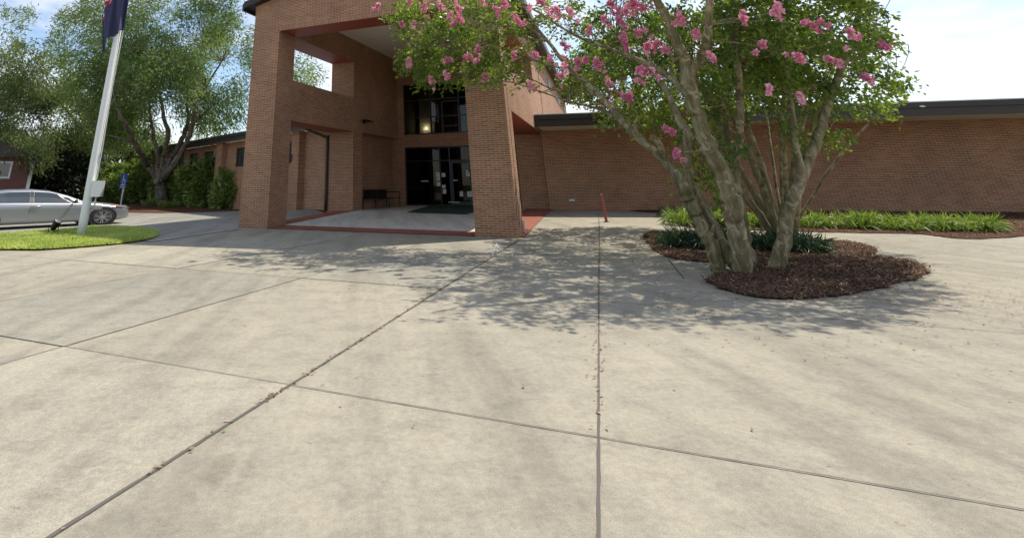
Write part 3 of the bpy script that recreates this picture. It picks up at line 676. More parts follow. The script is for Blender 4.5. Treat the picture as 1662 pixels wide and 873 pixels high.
cloth('flag', FPX + Vector((-.10, -.06, 10.6)), .55, 2.2, flag_mat(), 'red and white striped flag hanging limp at the top of the pole', 'flag', 1.35, .10, .1, 3)
cloth('flag', FPX + Vector((.36, -.12, 8.75)), 1.0, 1.75, M['navy'], 'plain navy blue flag hanging in folds below the striped flag', 'flag', 1.05, .12, .15, 5)

# ------------------------------------------------------------------ ground spotlight in the grass
SPX = G(86, 383)
SL = thing('ground_spotlight', SPX, 'small black spotlight on a short stake in the grass island', 'spotlight')
mb = MB(); mb.tube([SPX + Vector((.02,0,0)), SPX + Vector((0,0,.20))], [.022,.022], 8); mb.build('stake', M['black_metal'], SL)
dv = Vector((.50, -.10, .82)).normalized(); c = SPX + Vector((-.03, 0, .27))
mb = MB(); mb.tube([c - dv*.10, c - dv*.04, c + dv*.10, c + dv*.19, c + dv*.22], [.05,.10,.115,.13,.13], 16); h = mb.build('lamp_head', M['black_metal'], SL, True)
mb = MB(); mb.tube([c + dv*.2205, c + dv*.224], [.105,.10], 16); mb.build('lens', M['lamp_glass'], h)
mb = MB(); mb.tube([c + Vector((-.16,0,.0)), c + Vector((-.17,0,-.12)), c + Vector((.0,0,-.17)), c + Vector((.17,0,-.10)), c + Vector((.15,0,.02))], [.016]*5, 6); mb.build('bracket', M['black_metal'], SL)

# ------------------------------------------------------------------ cars
def interp(x, xs, ys): return float(np.interp(x, xs, ys))
def make_car(name, pos, heading, stretch, paint, label, detail=True):
    """local x runs from nose (0) to tail (4.6), y across, z up; pos is the front axle on the ground"""
    root = thing(name, pos, label, 'car')
    hx, hy = math.cos(heading), math.sin(heading)
    def Wd(x, y, z):           # nose points along the heading
        k = (.80 - x)*stretch
        return Vector((pos.x + hx*k - hy*y, pos.y + hy*k + hx*y, pos.z + z))
    TX = [0,.05,.2,.5,.95,1.30,1.38,1.75,2.15,2.55,3.05,3.55,3.95,4.12,4.35,4.55,4.62]
    TZ = [.50,.64,.73,.82,.905,.96,.99,1.21,1.375,1.43,1.42,1.335,1.19,1.115,1.09,1.05,.92]
    BZ = [.44,.56,.65,.735,.83,.87,.875,.885,.90,.915,.935,.955,.975,.985,.985,.96,.80]
    WX = [0,.06,.18,.4,.9,2.3,3.8,4.3,4.55,4.62]; WZ = [.50,.64,.75,.83,.885,.89,.885,.83,.74,.66]
    xs = sorted(set(list(np.linspace(0, 4.62, 47)) + TX)); ring = []
    def roofw(x): return interp(x, [0,.5,1.3,1.38,1.8,2.2,3.3,3.9,4.15,4.62], [.42,.60,.70,.715,.63,.565,.555,.60,.66,.56])
    def pts(x):
        w, bz, tz, rw = interp(x, WX, WZ), interp(x, TX, BZ), interp(x, TX, TZ), roofw(x)
        zb = interp(x, [0,.25,.6,4.1,4.62], [.24,.19,.17,.19,.34])
        gh = tz - bz
        return [(0, zb), (w*.86, zb), (w*.965, zb+.05), (w*.985, zb+.16), (w*.975, .42*bz+.16), (w, .72*bz+.05), (w*.985, bz-.03), (w*.94, bz),
                (rw + (w*.94-rw)*.42, bz+gh*.45), (rw+.02, tz-gh*.13), (rw*.86, tz-gh*.03), (rw*.45, tz+.006), (0, tz+.012)]
    m = MB(); n = len(pts(1))
    for x in xs:
        p = pts(x); m.v += [tuple(Wd(x, y, z)) for y, z in p] + [tuple(Wd(x, -y, z)) for y, z in p[-2:0:-1]]
    k = 2*n - 2
    for i in range(len(xs)-1):
        for j in range(k): m.f.append((i*k+j, i*k+(j+1) % k, (i+1)*k+(j+1) % k, (i+1)*k+j)); m.uv += [(0,0)]*4
    m.f.append(tuple(range(k))); m.uv += [(0,0)]*k; m.f.append(tuple(range((len(xs)-1)*k, len(xs)*k))[::-1]); m.uv += [(0,0)]*k
    body = m.build('body', paint, root, True)
    bm = bmesh.new(); bm.from_mesh(body.data); bmesh.ops.recalc_face_normals(bm, faces=bm.faces[:]); bm.to_mesh(body.data); bm.free()
    def side(x, t, s):        # a point on the greenhouse side, t = 0 at the belt, 1 at the roof rail
        p = pts(x); a, b, c = p[7], p[8], p[9]
        q = (a[0]+(b[0]-a[0])*t/.52, a[1]+(b[1]-a[1])*t/.52) if t < .52 else (b[0]+(c[0]-b[0])*(t-.52)/.48, b[1]+(c[1]-b[1])*(t-.52)/.48)
        return Wd(x, s*(q[0]+.008), q[1]+.004)
    def panel(nm, mt, xa, xb, t0, t1, s, par, steps=8):
        q = MB()
        for i in range(steps):
            u0, u1 = i/steps, (i+1)/steps
            X = lambda u, tt: xa(tt) + (xb(tt)-xa(tt))*u
            for t_a, t_b in ((t0, .52), (.52, t1)):
                q.poly([side(X(u0,t_a), t_a, s), side(X(u1,t_a), t_a, s), side(X(u1,t_b), t_b, s), side(X(u0,t_b), t_b, s)])
        return q.build(nm, mt, par, True)
    for s in (1, -1):
        f_ = lambda a, b: (lambda t: a + (b-a)*t)
        panel('window', M['car_glass'], f_(1.62, 2.02), f_(2.52, 2.52), .05, .95, s, root)
        panel('window', M['car_glass'], f_(2.62, 2.62), f_(3.48, 3.30), .05, .93, s, root)
        panel('window', M['car_glass'], f_(1.40, 1.78), f_(1.57, 1.96), .05, .80, s, root, 2)
        if detail:
            panel('pillar_trim', M['black_plastic'], f_(2.53, 2.53), f_(2.61, 2.61), .04, .95, s, root, 1)
            for xa, xb in ((2.36, 2.58), (3.34, 3.56)):
                q = MB(); y = interp(xa, WX, WZ)
                q.tube([Wd(xa, s*(y+.002), .80), Wd(xa+.03, s*(y+.025), .805), Wd(xb-.03, s*(y+.025), .815), Wd(xb, s*(y+.002), .815)], [.014,.016,.016,.014], 6); q.build('door_handle', paint, root, True)
            for x in (1.55, 2.60, 3.52):
                q = MB(); q.tube([Wd(x, s*(interp(x, WX, WZ)*g-.004), z) for g, z in ((.985,.30),(.975,.54),(1,.70),(.985,.87))], [.006]*4, 5); q.build('door_gap', M['black_plastic'], root)
            q = MB(); q.tube([Wd(.78, s*.885*.965, .215), Wd(1.5, s*.89*.97, .20), Wd(3.4, s*.885*.97, .20)], [.02]*3, 6); q.build('sill_trim', M['black_plastic'], root)
            q = MB(); e = [Wd(1.60, s*(.90+.12*(1-math.cos(t)/1)) , .93) for t in (0,)]
            q.tube([Wd(1.62, s*.86, .90), Wd(1.60, s*.94, .93), Wd(1.58, s*1.0, .955), Wd(1.58, s*1.06, .955)], [.02,.055,.075,.05], 8); mi = q.build('mirror', M['black_plastic'], root, True)
            q = MB(); q.tube([Wd(1.55, s*.97, .985), Wd(1.55, s*1.05, .985)], [.055,.05], 8); q.build('mirror_cap', paint, mi, True)
            # head lamp wrapping round the corner
            q = MB()
            hl = [(.06,.60,.66),(.16,.70,.715),(.30,.785,.745),(.46,.84,.765)]
            for (x0,y0,z0),(x1,y1,z1) in zip(hl, hl[1:]):
                q.poly([Wd(x0-.02, s*(y0+.02), z0-.085), Wd(x1-.02, s*(y1+.022), z1-.055), Wd(x1, s*(y1-.03), z1+.012), Wd(x0, s*(y0-.03), z0+.02)])
            q.build('headlight', M['headlamp'], root, True)
            q = MB(); q.poly([Wd(.42, s*.863, .72), Wd(.56, s*.885, .745), Wd(.56, s*.868, .775), Wd(.42, s*.835, .77)]); q.build('turn_signal', M['amber'], root)
        for x in (.80, 3.55):
            q = MB(); y = interp(x, WX, WZ)
            q.tube([Wd(x, s*(y-.22), .325), Wd(x, s*(y+.004), .325)], [.375]*2, 28); a_ = q
            # the tube's ring is round; stretch it along the car like the rest
            def stretch_ring(q):
                c = Wd(x, 0, 0); o = []
                for v in q.v:
                    k = (v[0]-c.x)*hx + (v[1]-c.y)*hy; o.append((v[0] + hx*k*(stretch-1), v[1] + hy*k*(stretch-1), v[2]))
                q.v = o; return q
            stretch_ring(q).build('wheel_arch', M['black_plastic'], root)
            q = MB(); q.tube([Wd(x, s*(y-.20), .315), Wd(x, s*(y-.015), .315), Wd(x, s*(y+.012), .315), Wd(x, s*(y+.016), .315)], [.315,.315,.295,.255], 28); wh = stretch_ring(q).build('wheel', M['rubber'], root, True)
            q = MB(); Y = y + .018
            ringp = lambda r, t, dy=0: Wd(x + r*math.cos(t), s*(Y+dy), .315 + r*math.sin(t))
            for i in range(28):
                t0, t1 = 2*math.pi*i/28, 2*math.pi*(i+1)/28
                q.poly([ringp(.232,t0), ringp(.232,t1), ringp(.205,t1,-.006), ringp(.205,t0,-.006)])
            for i in range(7):
                t = 2*math.pi*i/7 + .3
                for dt in (-.11, .11):
                    q.poly([ringp(.05,t+dt*2-.20,.004), ringp(.05,t+dt*2+.20,.004), ringp(.215,t+dt*1.3+.055,.002), ringp(.215,t+dt*1.3-.055,.002)])
            q.poly([ringp(.062, 2*math.pi*i/14, .006) for i in range(14)]); q.build('rim', M['chrome'], wh)
    q = MB()
    for i in range(6):
        xa, xb = 1.42+.71*i/6, 1.42+.71*(i+1)/6
        for sy in (-1, 1):
            pa, pb = pts(xa), pts(xb); q.poly([Wd(xa, 0, pa[-1][1]+.006), Wd(xa, sy*pa[-3][0], pa[-3][1]+.006), Wd(xb, sy*pb[-3][0], pb[-3][1]+.006), Wd(xb, 0, pb[-1][1]+.006)])
    q.build('windscreen', M['car_glass'], root, True)
    q = MB()
    for i in range(5):
        xa, xb = 3.52+.52*i/5, 3.52+.52*(i+1)/5
        for sy in (-1, 1):
            pa, pb = pts(xa), pts(xb); q.poly([Wd(xa, 0, pa[-1][1]+.006), Wd(xa, sy*pa[-3][0], pa[-3][1]+.006), Wd(xb, sy*pb[-3][0], pb[-3][1]+.006), Wd(xb, 0, pb[-1][1]+.006)])
    q.build('rear_window', M['car_glass'], root, True)
    if detail:
        q = MB(); q.poly([Wd(-.006, y, z) for y, z in ((-.45,.26),(.45,.26),(.40,.44),(-.40,.44))]); q.build('grille', M['black_plastic'], root)
        q = MB(); q.tube([Wd(4.56, -.62, .93), Wd(4.60, -.4, .94), Wd(4.60, .4, .94), Wd(4.56, .62, .93)], [.05]*4, 6); q.build('tail_light', mat('tail_red', (.4,.02,.02), .2), root, True)
    return root
M['headlamp'] = mat('headlamp', (.10,.105,.11), .08, 0, .9)
M['amber'] = mat('amber_lens', (.55,.16,.02), .2)
make_car('parked_car', G(165, 365.5) - Vector((.67, -.60, 0)), math.atan2(.74, .67), 1.60, M['silver'], 'silver four door saloon parked along the kerb behind the flagpole')
wc = at(127, 306, 62); wc.z = .15
make_car('parked_car', wc, math.atan2(.2, .98), 1.25, M['car_white'], 'small white car far off beside the dark evergreen bush', detail=False)

# ------------------------------------------------------------------ parking sign
S0 = G(196, 333)
SG = thing('parking_sign', S0, 'blue accessible parking sign on a slim white post in front of the shrubs', 'sign')
FS = Frame((S0.x, S0.y), math.radians(37))
zt_ = at(201, 284, 0.001).z
def zpx(y, base=S0):
    r = ray(199, y); return EYE + r[2]*(base.y/r[1])
mb = MB(); mb.tube([S0, Vector((S0.x, S0.y, zpx(282)))], [.07, .07], 8); mb.build('post', M['white_paint'], SG)
za, zb = zpx(306), zpx(282)
boxpart('panel', M['blue_sign'], SG, FS, -.50, .50, -.10, -.075, za, zb)
mb = MB()
zc, k = (za*.45+zb*.55), (zb-za)*.30
def disc(cx, cz, r, rin=0, t0=0, t1=2*math.pi, n=18):
    for i in range(n):
        a, b = t0+(t1-t0)*i/n, t0+(t1-t0)*(i+1)/n
        mb.poly([FS(cx+rin*math.cos(a), -.103, cz+rin*math.sin(a)), FS(cx+r*math.cos(a), -.103, cz+r*math.sin(a)), FS(cx+r*math.cos(b), -.103, cz+r*math.sin(b)), FS(cx+rin*math.cos(b), -.103, cz+rin*math.sin(b))])
def bar(p, q, wd):
    p, q = Vector(p), Vector(q); n = (q-p).normalized(); n = Vector((-n.y, n.x))*wd/2
    mb.poly([FS(v.x, -.1032, v.y) for v in (p-n, q-n, q+n, p+n)])
disc(-.05, zc+k*.95, k*.17); bar((-.05, zc+k*.75), (-.02, zc-.02*k), .10); bar((-.02, zc), (.20, zc), .09); bar((.20, zc), (.30, zc-.55*k), .09); disc(0, zc-.25*k, k*.62, k*.48, 2.2, 5.6)
mb.build('wheelchair_symbol', M['white_paint'], SG)
mb = MB()
for kk in range(2): mb.box(FS, -.36, .36, -.1035, -.1005, za+.07+kk*.16, za+.13+kk*.16)
mb.build('lettering', M['white_paint'], SG)

# ------------------------------------------------------------------ red hoop by the right wing, bench, mat, chalk
B0 = G(984.5, 360); vd = Vector((B0.x, B0.y, 0)).normalized()
BR = thing('bollard', B0, 'slim dull red post standing on the sunny pavement before the right wing', 'bollard')
side_ = Vector((-vd.y, vd.x, 0)); Hh = .98
mb = MB(); pr_ = [(0,.052),(.02,.052),(Hh-.06,.052),(Hh-.025,.046),(Hh-.006,.030),(Hh,.008)]
mb.tube([B0 + Vector((0,0,z)) + side_*.055*z for z, r in pr_], [r for z, r in pr_], 14); mb.build('post', M['rail_red'], BR, True)
mb = MB(); mb.tube([B0 + Vector((0,0,.002)), B0 + Vector((0,0,.018))], [.10,.10], 14); mb.build('foot_plate', M['rail_red'], BR)
bb = F0(1.62, 10.1, 0); bz = gz(*F0(2, 10, 0)[:2]) + .015; bb.z = bz
BN = thing('bench', bb, 'black metal slatted bench against the brick recess inside the porch', 'bench')
ba0, ba1, bd0, bd1 = 1.12, 2.05, 8.75, 11.9
mb = MB()
for k in range(7): mb.box(F0, ba0+.16+k*.115, ba0+.16+k*.115+.085, bd0, bd1, bz+.48, bz+.51)
s_ = mb.build('seat', M['black_metal'], BN)
mb = MB()
for k in range(24): mb.box(F0, ba0+.06, ba0+.09, bd0+.08+k*.128, bd0+.13+k*.128, bz+.52, bz+.88)
mb.box(F0, ba0+.05, ba0+.10, bd0, bd1, bz+.88, bz+.94); mb.box(F0, ba0+.05, ba0+.10, bd0, bd1, bz+.50, bz+.54); mb.build('backrest', M['black_metal'], BN)
for d in (bd0+.03, bd1-.03, (bd0+bd1)/2):
    for a, lean_ in ((ba0+.07, -.02), (ba1-.07, .05)):
        mb = MB(); mb.tube([F0(a, d, bz+.5), F0(a+lean_, d, bz)], [.03,.026], 8); mb.build('leg', M['black_metal'], BN)
    if d != (bd0+bd1)/2:
        mb = MB(); pts, rr = smooth_path([(F0(ba0+.08, d, bz+.78), .026), (F0(ba0+.45, d, bz+.80), .026), (F0(ba1-.05, d, bz+.78), .026), (F0(ba1-.02, d, bz+.70), .026), (F0(ba1-.08, d, bz+.5), .026)], 4); mb.tube(pts, rr, 8); mb.build('armrest', M['black_metal'], BN, True)
mtp = [tuple(G(*p)[:2]) for p in ((661,345.6),(757,348.6),(800,338),(772,334.6),(704,333.6))]
mat_o = sheet('door_mat', mtp, mat('green_mat', (.012,.045,.032), .95), .034, kind=None)
tag(mat_o, 'dark green floor mat lying before the entrance doors', 'mat')
m_ = mat_o.modifiers.new('s', 'SOLIDIFY'); m_.thickness = .012; m_.offset = 1
mb = MB(); cr_ = np.random.default_rng(4)
def chalk(px, w=.022):
    P = [G(x, y, .007) for x, y in px]
    for p, q in zip(P, P[1:]):
        n = (q-p); n.z = 0; n = Vector((-n.y, n.x, 0)).normalized()*w/2; mb.poly([p-n, q-n, q+n, p+n])
chalk([(806,394),(807,401)]); chalk([(806,394),(818,393.5)]); chalk([(797,400),(803,404),(809,402),(816,407)]); chalk([(800,408),(806,403),(812,399)]); chalk([(802,404),(814,405)]); chalk([(803,398),(808,408)])
chalk([(797,413),(804,414)]); chalk([(800,411),(800,416)]); chalk([(806,411),(808,415)]); chalk([(829,413),(833,412),(831,417),(829,414)]); chalk([(836,401),(842,396)])
tag(mb.build('chalk_drawing', M['chalk'], None, loc=G(806,404)), 'white chalk scribbles on the pavement by the right brick column', 'chalk drawing')
UC = G(985, 438)
mb = MB(); mb.tube([UC + Vector((0,0,.001)), UC + Vector((0,0,.012)), UC + Vector((0,0,.016))], [.13,.13,.11], 20)  # thin pale round disc on the pavement
tag(mb.build('pavement_disc', mat('pale_disc', (.62,.58,.5), .8), None, loc=UC), 'small pale round disc on the shaded pavement', 'cover')

# ------------------------------------------------------------------ grass island
isl = gp((-160,402),(-90,405),(0,406.5),(60,407),(120,403.5),(185,398),(238,391),(256,384),(252,377.5),(205,371.5),(150,371.5),(95,376.5),(40,380.5),(0,384.5),(-90,392),(-160,396))
sheet('lawn_soil', isl, M['soil'], .03)
def inside(poly, x, y):
    c = np.zeros(len(x), bool); n = len(poly)
    for i in range(n):
        (x0, y0), (x1, y1) = poly[i], poly[i-1]
        c ^= ((y0 > y) != (y1 > y)) & (x < (x1-x0)*(y-y0)/(y1-y0+1e-12) + x0)
    return c
def grass_blades(name, poly, n, L, W, m, parent=None, z=.03, lean=.45):
    P = np.array(poly); lo, hi = P.min(0), P.max(0)
    xy = rng.uniform(lo, hi, (n, 2)); xy = xy[inside(poly, xy[:, 0], xy[:, 1])]
    b = np.c_[xy, np.array([gz(*p) for p in xy]) + z]
    d = rng.normal(size=b.shape)*lean; d[:, 2] = 1
    pat = np.array([mnoise.noise(Vector((p[0]*1.3, p[1]*1.3, 0))) for p in xy])
    t = np.clip(.5 + .35*pat + rng.normal(size=len(b))*.18, 0, 1)
    hgt = 1 + .35*np.array([mnoise.noise(Vector((p[0]*3, p[1]*3, 5))) for p in xy])
    o = leaves(name, b, d, L*hgt[:, None], W, m, parent, t); return o
isl2 = [((p[0]-isl[0][0])*1.0+isl[0][0], p[1]) for p in isl]
tag(grass_blades('grass', isl2, 150000, .115, .030, M['grass'], lean=1.15), 'bright green mown grass of the kerbside island', 'grass', kind='stuff')

# ------------------------------------------------------------------ trees
def limb_tree(name, limbs, m, root, rg, twigs=True, n=9):
    """limbs: lists of (point, radius); one trunk mesh"""
    mb = MB()
    for l in limbs:
        p, r = smooth_path(l, 5)
        p = [q + Vector(rg.normal(size=3))*rr*.14 for q, rr in zip(p, r)]
        mb.tube(p, r, n if r[0] > .05 else 5, bumps=.035 if r[0] > .05 else 0, rg=rg)
    return mb.build(name, m, root, True)
def twig_to(c, limbs, rg, r0=.02):
    """a thin branch from the nearest limb point towards a leaf clump"""
    best = min((q for l in limbs for q in l), key=lambda q: (q[0]-c).length + .4*max(0, q[0].z-c.z))
    a = best[0]; mid = a.lerp(c, .5) + Vector(rg.normal(size=3))*(c-a).length*.10 + Vector((0, 0, (c-a).length*.06))
    r0 = min(best[1]*.6, r0)
    return [(a, r0), (mid, r0*.7), (c, r0*.3)]
def big_tree(name, label, base, trunk_limbs, clumps, mleaf, mbark, per, L, W, droop, seed, group=None, length=1.1, spread=.22, scale=.30, thr=-.22, cat='tree', twig=.05):
    rg = np.random.default_rng(seed)
    root = thing(name, base, label, cat, group)
    C = np.concatenate([ell(*c, rg=rg) for c in clumps]); C = gaps(C, scale, thr)
    C = C[C[:, 2] > 1.2]
    limbs = [[(p if isinstance(p, Vector) else Vector(p), r) for p, r in l] for l in trunk_limbs]
    if len(limbs):
        pick = rg.choice(len(C), min(len(C), 330), replace=False)
        tw = [twig_to(Vector(C[i]), limbs, rg, twig) for i in pick]; tw = [q for q in tw if (q[0][0]-q[2][0]).length < 9]
        limb_tree('trunk', limbs + tw, mbark, root, rg)
    ctr = C.mean(0); od = C - ctr; od[:, 2] += .3*np.abs(od).mean()
    b, d, t = sprays(C, od, per, length, spread, droop, rg)
    leaves('crown', b, d, L, W, mleaf, root, t, rg=rg)
    return root
D1 = 42
T1 = lambda x, y, r, dd=0: (at(x, y, D1+dd), r*(.76 if y < 289 else .9))
tb = at(261, 333, D1)
limbs = [[(Vector((tb.x, tb.y, -.1)), .78), T1(261,328,.60), T1(261,312,.52), T1(260,298,.54), T1(259,291,.50)],
 [T1(259,292,.50), T1(251,281,.40), T1(240,268,.34), T1(229,250,.30,-1), T1(220,236,.27,-1.5), T1(210,215,.23,-2), T1(196,190,.17,-3), T1(185,150,.10,-3)],
 [T1(260,292,.42), T1(256,272,.30), T1(257,255,.26), T1(250,225,.20,1), T1(246,200,.15,2), T1(240,160,.09,2)],
 [T1(261,291,.46), T1(264,262,.32), T1(270,235,.27), T1(273,212,.24), T1(266,195,.20), T1(262,165,.15), T1(250,130,.10), T1(228,90,.06)],
 [T1(263,291,.50), T1(274,268,.38), T1(284,250,.33,1), T1(290,238,.30,1), T1(300,215,.25,1.5), T1(306,190,.20,2), T1(302,160,.16,2), T1(312,120,.11,2), T1(330,70,.06,2)],
 [T1(264,290,.48), T1(280,272,.36,-1), T1(292,252,.31,-1), T1(304,230,.27,-2), T1(312,205,.23,-2), T1(316,180,.18,-3), T1(335,140,.12,-3), T1(360,100,.07,-3)],
 [T1(222,240,.16), T1(205,228,.12), T1(185,222,.08), T1(160,215,.05)], [T1(300,215,.15,1.5), T1(325,190,.10), T1(350,170,.06), T1(375,160,.03)]]
clumps = [(312,120,45,40,34,39,110), (262,120,60,40,34,39,130), (225,140,50,40,34,39,110), (340,100,45,50,34,40,110), (265,60,130,75,37,50,728), (330,60,80,80,38,49,429), (180,60,90,80,37,48,429), (255,130,110,55,39,49,546), (350,120,55,60,38,48,286), (175,150,80,50,40,48,338),
 (300,185,70,24,44,50,143), (215,195,70,28,44,50,221), (375,165,25,35,40,46,52), (345,200,40,16,40,46,52), (160,210,60,28,42,48,169), (480,112,42,26,42,50,130), (430,90,40,60,42,50,156), (290,-60,170,70,38,50,494), (215,225,60,20,46,50,91)]
big_tree('shade_tree', 'tall spreading shade tree with forked trunk in the shrub bed left of the porch', Vector((tb.x, tb.y, 0)), limbs, clumps, M['leaf_elm'], M['elm_bark'], 27, .33, .08, .6, 11, 'trees left of the porch', 1.6, .24, .24, -.10)
D2 = 56
T2 = lambda x, y, r, dd=0: (at(x, y, D2+dd), r)
tb2 = at(165, 322, D2)
limbs2 = [[(Vector((tb2.x, tb2.y, -.1)), .7), T2(167,310,.45), T2(172,290,.40), T2(182,270,.36), T2(195,250,.32), T2(206,232,.26), T2(216,205,.2), T2(210,170,.14)],
 [T2(172,290,.3), T2(165,262,.25), T2(150,235,.2), T2(128,205,.15), T2(100,170,.1)], [T2(170,296,.3), T2(180,255,.22), T2(176,220,.18), T2(165,180,.12)],
 [T2(150,235,.15), T2(120,232,.12), T2(90,225,.09), T2(60,228,.05)]]
clumps2 = [(60,125,80,65,46,60,525), (20,170,70,55,46,58,425), (110,190,80,45,48,60,475), (40,240,80,26,43,54,525), (130,235,60,26,48,60,300), (6,70,40,40,46,58,112), (130,60,50,60,48,60,188), (-60,120,80,110,46,60,325), (-80,220,80,60,46,58,250), (30,25,26,14,48,58,50)]
big_tree('shade_tree', 'shade tree leaning right behind the flagpole with drooping dusky foliage', Vector((tb2.x, tb2.y, 0)), limbs2, clumps2, M['leaf_elm2'], M['thin_bark'], 26, .40, .105, .65, 12, 'trees left of the porch', 1.7, .27, .24, -.08)
# slim stems behind the shrubs, one multi-stemmed tree
D3 = 60; tb3 = at(215, 325, D3); T3 = lambda x, y, r, dd=0: (at(x, y, D3+dd), r)
limbs3 = [[(Vector((tb3.x+dx*.25, tb3.y+dy, 0)), .18), T3(x0, 295, .15), T3(x1, 262, .12), T3(x2, 225, .08)] for dx, dy, x0, x1, x2 in ((-4,0,202,198,190),(-1,.5,209,208,206),(1,-.4,214,217,222),(4,.2,221,228,236),(6,0,226,236,250),(-6,.3,196,186,172))]
big_tree('multi_stem_tree', 'clump of slim bare stems under a thin crown behind the blue sign', Vector((tb3.x, tb3.y, 0)), limbs3, [(215,225,60,28,56,64,240), (190,200,60,40,56,66,240), (235,250,35,14,57,63,60)], M['leaf_elm2'], M['thin_bark'], 22, .42, .12, .5, 13, None, 1.5, .3, .25, -.2)
# dark evergreen bush behind the car and the far tree line
def bushy(name, label, cat, base, rx, ry, h, n, per, L, W, mleaf, seed, group=None, stem=True, spread=.16, length=.5, flat=.0):
    rg = np.random.default_rng(seed); root = thing(name, base, label, cat, group)
    p = rg.normal(size=(n, 3)); p /= np.linalg.norm(p, axis=1, keepdims=True); p *= rg.uniform(.5, 1, (n, 1))**.5
    lump = np.array([1 + (.46 if name == 'shrub' else .28)*mnoise.noise(Vector(q)*2.1 + Vector((seed, 0, 0))) for q in p])[:, None]; p = p*lump
    C = np.c_[p[:, 0]*rx, p[:, 1]*ry, h*.5 + p[:, 2]*h*.5]; C = C[C[:, 2] > .06]
    ctr = np.array([0, 0, h*.3]); od = C - ctr; C = C + np.array(base)
    b, d, t = sprays(C, od, per, length, spread, .15, rg); b[:, 2] = np.maximum(b[:, 2], base.z + .04)
    if stem:
        mb = MB()
        for k in range(7):
            a = k*.9; mb.tube([base + Vector((.1*math.cos(a), .1*math.sin(a), -.05)), base + Vector((.4*rx*math.cos(a), .4*ry*math.sin(a), h*.45)), base + Vector((.6*rx*math.cos(a), .6*ry*math.sin(a), h*.8))], [.045, .03, .012], 6)
        mb.build('stem', M['thin_bark'], root, True)
    leaves('crown', b, d, L, W, mleaf, root, t, flat=flat, rg=rg); return root
def gat(x, depth):
    p = at(x, 300, depth); p.z = gz(p.x, p.y); return p
bushy('evergreen_bush', 'large almost black evergreen bush between the dark brick house and the flagpole', 'bush', gat(86, 50), 2.9, 2.4, 4.6, 420, 26, .34, .15, M['leaf_dark'], 21, spread=.25, length=.7)
for k, (x, dep, rx, h, lab) in enumerate(((386, 37.6, 1.5, 2.3, 'low yellow green shrub touching the left brick column'), (351, 40.0, 2.1, 3.4, 'tallest glossy shrub below the wing windows beside the pier'), (318, 43.0, 1.8, 2.4, 'rounded bright shrub right of the shade tree trunk'), (288, 45.6, 1.7, 2.8, 'pale leaved shrub close against the right of the shade tree trunk'), (238, 48.5, 2.4, 3.2, 'broad dark shrub left of the shade tree trunk'), (209, 50.5, 2.4, 3.1, 'dark shrub directly behind the blue parking sign'), (177, 52.5, 2.6, 2.3, 'low spreading shrub at the left end of the bed'))):
    bushy('shrub', lab, 'shrub', gat(x, dep), rx*1.15, 1.25, h, 360 if rx < 1.8 else 520, 20, .40, .150, M['leaf_shrub'], 30+k, 'shrubs along the left wing', spread=.13, length=.55, flat=.35)
for k, (x, dep, rx, h, lab) in enumerate(((30, 84, 7, 8, 'far tree just above the dark brick house roof'), (110, 92, 8, 9, 'far tree behind the evergreen bush'), (175, 88, 6, 7.5, 'far tree directly behind the flagpole'), (-60, 78, 8, 10, 'far tree at the left edge behind the dark brick house'), (240, 95, 7, 8, 'far tree behind the slim bare stems'))):
    bushy('far_tree', lab, 'tree', gat(x, dep), rx, 4, h, 420, 22, .6, .24, M['leaf_far'], 50+k, 'far trees', spread=.5, length=1.4)
# tufts of grass round the trunk
for k, (x, y) in enumerate(((247,335),(275,337))):
    b0 = G(x, y); n = 260; ang = rng.uniform(0, 6.28, n); r = rng.uniform(0, .8, n)
    b = np.c_[b0.x + r*np.cos(ang), b0.y + r*np.sin(ang)*.5, np.full(n, b0.z+.02)]; d = np.c_[np.cos(ang)*.7, np.sin(ang)*.7, np.ones(n)]
    root = thing('grass_tuft', b0, ('dry grass tuft at the left foot of the shade tree', 'dry grass tuft at the right foot of the shade tree')[k], 'grass tuft'); leaves('blades', b, d, .5, .05, M['liriope_light'], root)

# ------------------------------------------------------------------ liriope clumps by the right wing
def liriope(pos, rad, n, L, m, label, seed):
    rg = np.random.default_rng(seed); root = thing('liriope_plant', pos, label, 'plant', 'liriope clumps by the right wing')
    b, d, tt = [], [], []
    for k in range(max(int(rad*rad*26), 7)):
        a = rg.uniform(0, 6.28); q = rad*math.sqrt(rg.uniform(0, 1)); c = np.array([pos.x + q*math.cos(a), pos.y + q*math.sin(a)*.8, pos.z + .02]); tk = rg.uniform(.2, .8)
        nn = n; ang = rg.uniform(0, 6.28, nn); el = rg.uniform(.15, 1.0, nn)
        b.append(c + np.c_[np.cos(ang)*.05, np.sin(ang)*.05, np.zeros(nn)]); d.append(np.c_[np.cos(ang)*(1.1-el), np.sin(ang)*(1.1-el), el]); tt.append(np.clip(tk + rg.normal(size=nn)*.2, 0, 1))
    b, d, tt = np.concatenate(b), np.concatenate(d), np.concatenate(tt)
    # each blade is two pieces so it arches over
    leaves('blades', b, d, L, .034, m, root, tt, rg=rg)
    d2 = d.copy(); d2[:, 2] -= .75; dn = d/np.linalg.norm(d, axis=1, keepdims=True)
    leaves('blade_tips', b + dn*L*.72, d2, L*.75, .028, m, root, tt, rg=rg)
